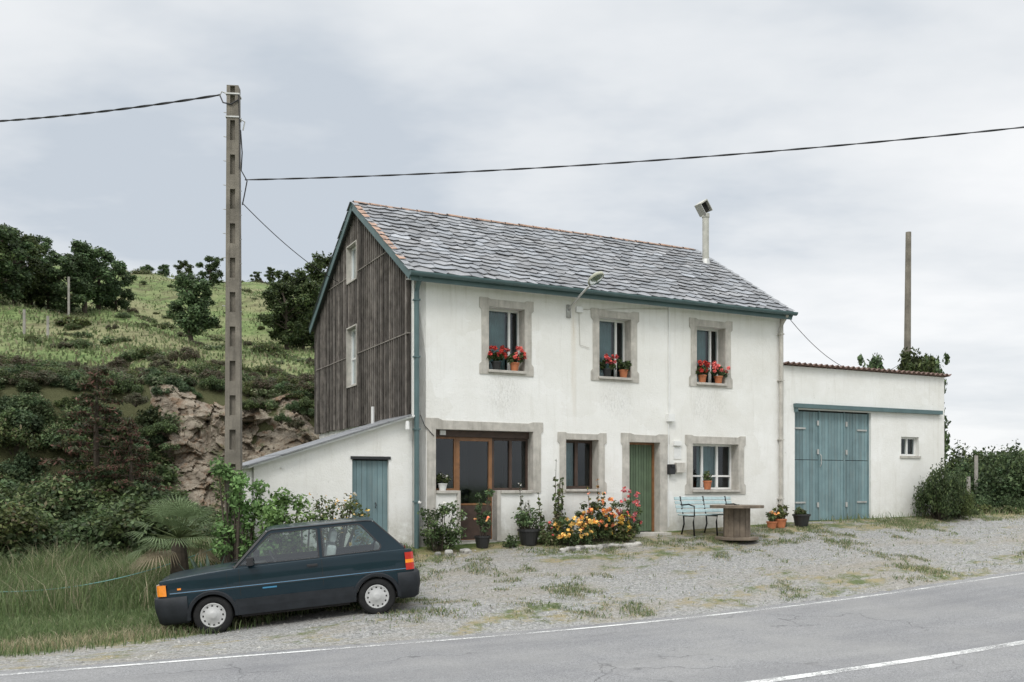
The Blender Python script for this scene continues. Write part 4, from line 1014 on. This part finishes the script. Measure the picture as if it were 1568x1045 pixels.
for x0,z0,w0,x1,z1,w1,bu in ((1.995,.92,.725,1.51,zt1,.637,.05),(-.46,.96,.71,-.05,zt1,.637,-.03)):
    for s in (-1,1): bl.tube([(x0,s*w0,z0),(x1,s*w1,z1)],.014,6,0)
    bl.tube([(x0+bu*(1-s*s),s*w0,z0) for s in np.linspace(-1,1,13)],.014,6,0)
a.obj('cabin',['paint','seat'],car)
bl.tube([(2.08,.1,.955),(1.95,.55,.985)],.008,5,0); bl.tube([(2.08,-.4,.955),(1.97,.05,.985)],.008,5,0)
bl.obj('window_seals',['black'],car); gl.obj('windows',['carglass'],car,smooth=True)
a=MB()
a.box(1.6,1.95,-.66,.66,.45,.89,0); a.box(-.4,1.9,-.66,.66,.25,.32,0)
a.box(-.42,-.1,-.62,.62,.33,.89,0)
for y in (-.36,.36):
    a.box(.78,1.25,y-.24,y+.24,.36,.55,1)
    T=Matrix.Translation((.78,y,.5))@Matrix.Rotation(math.radians(-14),4,'Y'); a.box(-.12,.02,-.23,.23,0,.62,1,T=T); a.box(-.10,-.0,-.13,.13,.66,.84,1,T=T)
a.box(-.1,.35,-.6,.6,.35,.56,1); T=Matrix.Translation((0,0,.5))@Matrix.Rotation(math.radians(-16),4,'Y'); a.box(-.12,.02,-.6,.6,0,.54,1,T=T)
a.obj('interior',['dark','seat'],car,bevel=.03)
a=MB(); T=Matrix.Translation((1.42,.36,.93))@Matrix.Rotation(math.radians(-65),4,'Y')
a.tube([T@Vector((.18*math.cos(t),.18*math.sin(t),0)) for t in np.linspace(0,6.28,25)],.014,6,0); a.obj('steering_wheel',['black'],car)
a=MB(); a.box(-.48,2.95,-.50,.50,.2,.62,0); a.box(.4,1.95,-.70,.70,.2,.3,0); a.box(2.68,2.98,-.62,.62,.2,.5,0); a.box(-.5,-.36,-.62,.62,.25,.6,0); a.obj('underbody',['dark'],car)
def sweep(mb,path,prof_,mi):
    P=[]
    n=len(path)
    for i,(x,y) in enumerate(path):
        x0,y0=path[max(i-1,0)];x1,y1=path[min(i+1,n-1)]; dx,dy=x1-x0,y1-y0; l=math.hypot(dx,dy); nx,ny=dy/l,-dx/l
        P.append([(x+nx*o,y+ny*o,z) for o,z in prof_])
    mb.grid(P,mi)
a=MB()
fpath=[(2.34+AR+.012,.768),(2.92,.768),(3.03,.755),(3.095,.71),(3.115,.6),(3.12,0),(3.115,-.6),(3.095,-.71),(3.03,-.755),(2.92,-.768),(2.34+AR+.012,-.768)]
rpath=[(-AR-.012,-.768),(-.5,-.768),(-.60,-.745),(-.645,-.68),(-.66,0),(-.645,.68),(-.60,.745),(-.5,.768),(-AR-.012,.768)]
bp=[(.06,.595),(.0,.60),(-.018,.585),(-.022,.47),(-.016,.40),(.0,.34),(.02,.24),(.08,.20)]
for pth in (fpath,rpath): sweep(a,pth,bp,0)
a.obj('bumpers',['cladding'],car,smooth=True)
a=MB()
def sidepatch(mb,x0,x1,z0,z1,off,mi,n=14,sides=(1,-1)):
    for sg in sides:
        mb.grid([[(x,sg*(Wd(x)*prof(z)+off),z) for z in (z0,(z0+z1)/2,z1)] for x in np.linspace(x0,x1,n)],mi)
        for z in (z0,z1): mb.grid([[(x,sg*(Wd(x)*prof(z)+o),z) for o in (-.01,off)] for x in np.linspace(x0,x1,n)],mi)
sidepatch(a,AR+.01,2.34-AR-.01,.24,.47,.012,0)
for c in (0,2.34):
    for sg in (1,-1):
        P=[]
        for t in np.linspace(-.1,math.pi+.1,30):
            row=[]
            for rr,o in ((AR-.012,-.03),(AR-.008,.014),(AR+.035,.02),(AR+.047,.003)):
                x=c+rr*math.cos(t); z=max(.275+rr*math.sin(t),.22); row.append((x,sg*(Wd(x)*prof(z)+o),z))
            P.append(row)
        a.grid(P,0)
        a.grid([[(c+(AR+.0)*math.cos(t),sg*y,max(.2,.275+(AR)*math.sin(t))) for y in (.74,.45)] for t in np.linspace(0,math.pi,20)],1)
sidepatch(a,-.50,2.90,.640,.660,.006,2,30)
sidepatch(a,-.49,2.89,.648,.653,.0085,3,30)
for x in (.755,1.93): sidepatch(a,x-.0035,x+.0035,.30,zt(x)-.0,.0025,1,2)
sidepatch(a,2.10,2.10+.005,.60,.88,.0025,1,2)
for sg in (1,-1):
    y=sg*(Wd(.9)*prof(.86)); a.box(.82,.97,min(y,y+sg*.022),max(y,y+sg*.022),.83,.862,2)
    T=Matrix.Translation((1.76,sg*.83,.995)); a.box(-.045,.045,-.085,.085,-.055,.06,2,T=T); a.box(1.74,1.80,min(sg*.7,sg*.8),max(sg*.7,sg*.8),.955,.98,2)
sidepatch(a,1.42,1.62,.585,.605,.004,3,3)
a.obj('cladding_and_trim',['cladding','dark','black','bluestripe'],car,bevel=.003)
a=MB()
a.box(3.065,3.085,-.43,.43,.62,.77,3)
for k in range(4): a.box(3.0852,3.09,-.42,.42,.635+k*.03,.642+k*.03,4)
for sg in (1,-1):
    ya,yb=sorted((sg*.44,sg*.665)); a.box(2.99,3.083,ya,yb,.62,.78,2)
    P=((3.08,.668),(3.068,.705),(3.04,.74),(2.99,.762),(2.94,.772))
    a.grid([[(x,sg*y,z) for z in (.62,.775)] for x,y in P],1)
    a.grid([[(x,sg*y,.775) for x,y in P],[(x-.04,sg*(y-.06),.78) for x,y in P]],1)
    a.box(2.74,2.79,*sorted((sg*(Wd(2.76)*prof(.71)-.01),sg*(Wd(2.76)*prof(.71)+.012))),.69,.715,1)
    P=((-.46,.770),(-.50,.770),(-.55,.760),(-.585,.735),(-.596,.69),(-.599,.52))
    for z0,z1,mi in ((.63,.73,0),(.732,.785,1),(.787,.89,0)):
        a.grid([[(x,sg*y,z) for z in (z0,z1)] for x,y in P],mi)
a.box(-.607,-.600,-.26,.26,.62,.73,5); a.box(3.143,3.148,-.26,.26,.40,.51,5)
a.obj('lamps_and_grille',['tail','amber','lens','black','metal','white'],car)
def wheel(x,sg):
    a=MB(); T=Matrix.Translation((x,sg*.672,.278))@Matrix.Rotation(math.radians(-90*sg),4,'X')
    a.lathe([(.17,-.08),(.245,-.085),(.268,-.07),(.276,-.04),(.278,0),(.276,.04),(.268,.07),(.245,.082),(.205,.083),(.182,.078),(.175,.05)],(0,0,0),40,0,T=T)
    a.lathe([(.178,.070),(.172,.080),(.160,.076),(.150,.070),(.12,.078),(.06,.086),(.05,.094),(.03,.097),(0,.098)],(0,0,0),40,1,T=T)
    a.lathe([(.2,0),(0,0)],(0,0,0),24,2,T=T)
    for k in range(12):
        an=k*2*math.pi/12; T2=T@Matrix.Rotation(an,4,'Z'); a.box(.126,.146,-.012,.012,.066,.0785,2,T=T2)
    a.obj('wheel',['tyre','hub','dark'],car,smooth=True)
for x in (0,2.34):
    for sg in (1,-1): wheel(x,sg)

# ---------------------------------------------------------------- world, sun, camera
w=bpy.data.worlds.new('World'); scene.world=w; w.use_nodes=True; nt=w.node_tree; nt.nodes.clear()
out=N(nt,'ShaderNodeOutputWorld'); bg=N(nt,'ShaderNodeBackground',Strength=.1); L(nt,bg.outputs[0],out.inputs[0])
sky=nt.nodes.new('ShaderNodeTexSky'); sky.sky_type='NISHITA'; sky.sun_disc=False; sky.sun_elevation=math.radians(52); sky.sun_rotation=math.radians(205)
d=N(nt,'ShaderNodeTexCoord').outputs['Generated']; s=N(nt,'ShaderNodeSeparateXYZ',Vector=d)
zz=mth(nt,'ADD',mth(nt,'MAXIMUM',s.outputs[2],0.0),.16)
cv=N(nt,'ShaderNodeCombineXYZ',X=mth(nt,'DIVIDE',s.outputs[0],zz),Y=mth(nt,'DIVIDE',s.outputs[1],zz),Z=0.0).outputs[0]
cv2=mapping(nt,cv,(.75,1,1),(0,0,0),(3.1,1.7,0))
n1=noise_(nt,cv2,.9,6,.55); n2=noise_(nt,cv2,.35,2,.5)
nn=mth(nt,'ADD',mth(nt,'MULTIPLY',n1,.7),mth(nt,'MULTIPLY',n2,.3))
rp_=nt.nodes.new('ShaderNodeValToRGB'); e=rp_.color_ramp.elements
e[0].position=.38; e[0].color=(.57,.625,.69,1); e[1].position=.57; e[1].color=(.93,.94,.95,1); x=e.new(.46); x.color=(.77,.80,.83,1)
L(nt,nn,rp_.inputs[0])
br=mr(nt,s.outputs[2],.45,1.0,10.5,33)
vm=N(nt,'ShaderNodeVectorMath',{'operation':'SCALE'},i0=rp_.outputs[0]); L(nt,br,vm.inputs['Scale'])
L(nt,mix(nt,.95,sky.outputs[0],vm.outputs[0]),bg.inputs[0])
sun=bpy.data.lights.new('sun','SUN'); sun.energy=1.5; sun.angle=math.radians(18); sun.color=(1,.97,.92)
so=bpy.data.objects.new('sun',sun); COL.objects.link(so)
el=math.radians(48); az=math.radians(200); sky.sun_elevation=el; sky.sun_rotation=az; sd=Vector((math.sin(az)*math.cos(el),math.cos(az)*math.cos(el),math.sin(el)))
so.rotation_euler=sd.to_track_quat('Z','Y').to_euler()
cam=bpy.data.cameras.new('camera'); co=bpy.data.objects.new('camera',cam); COL.objects.link(co)
co.location=(0,0,2.11); co.rotation_euler=(math.radians(90),0,0); cam.sensor_width=36; cam.lens=33.3; cam.shift_y=.142; cam.clip_end=5000; cam.clip_start=.1
scene.camera=co
scene.view_settings.view_transform='Standard'; scene.view_settings.look='None'; scene.view_settings.exposure=0
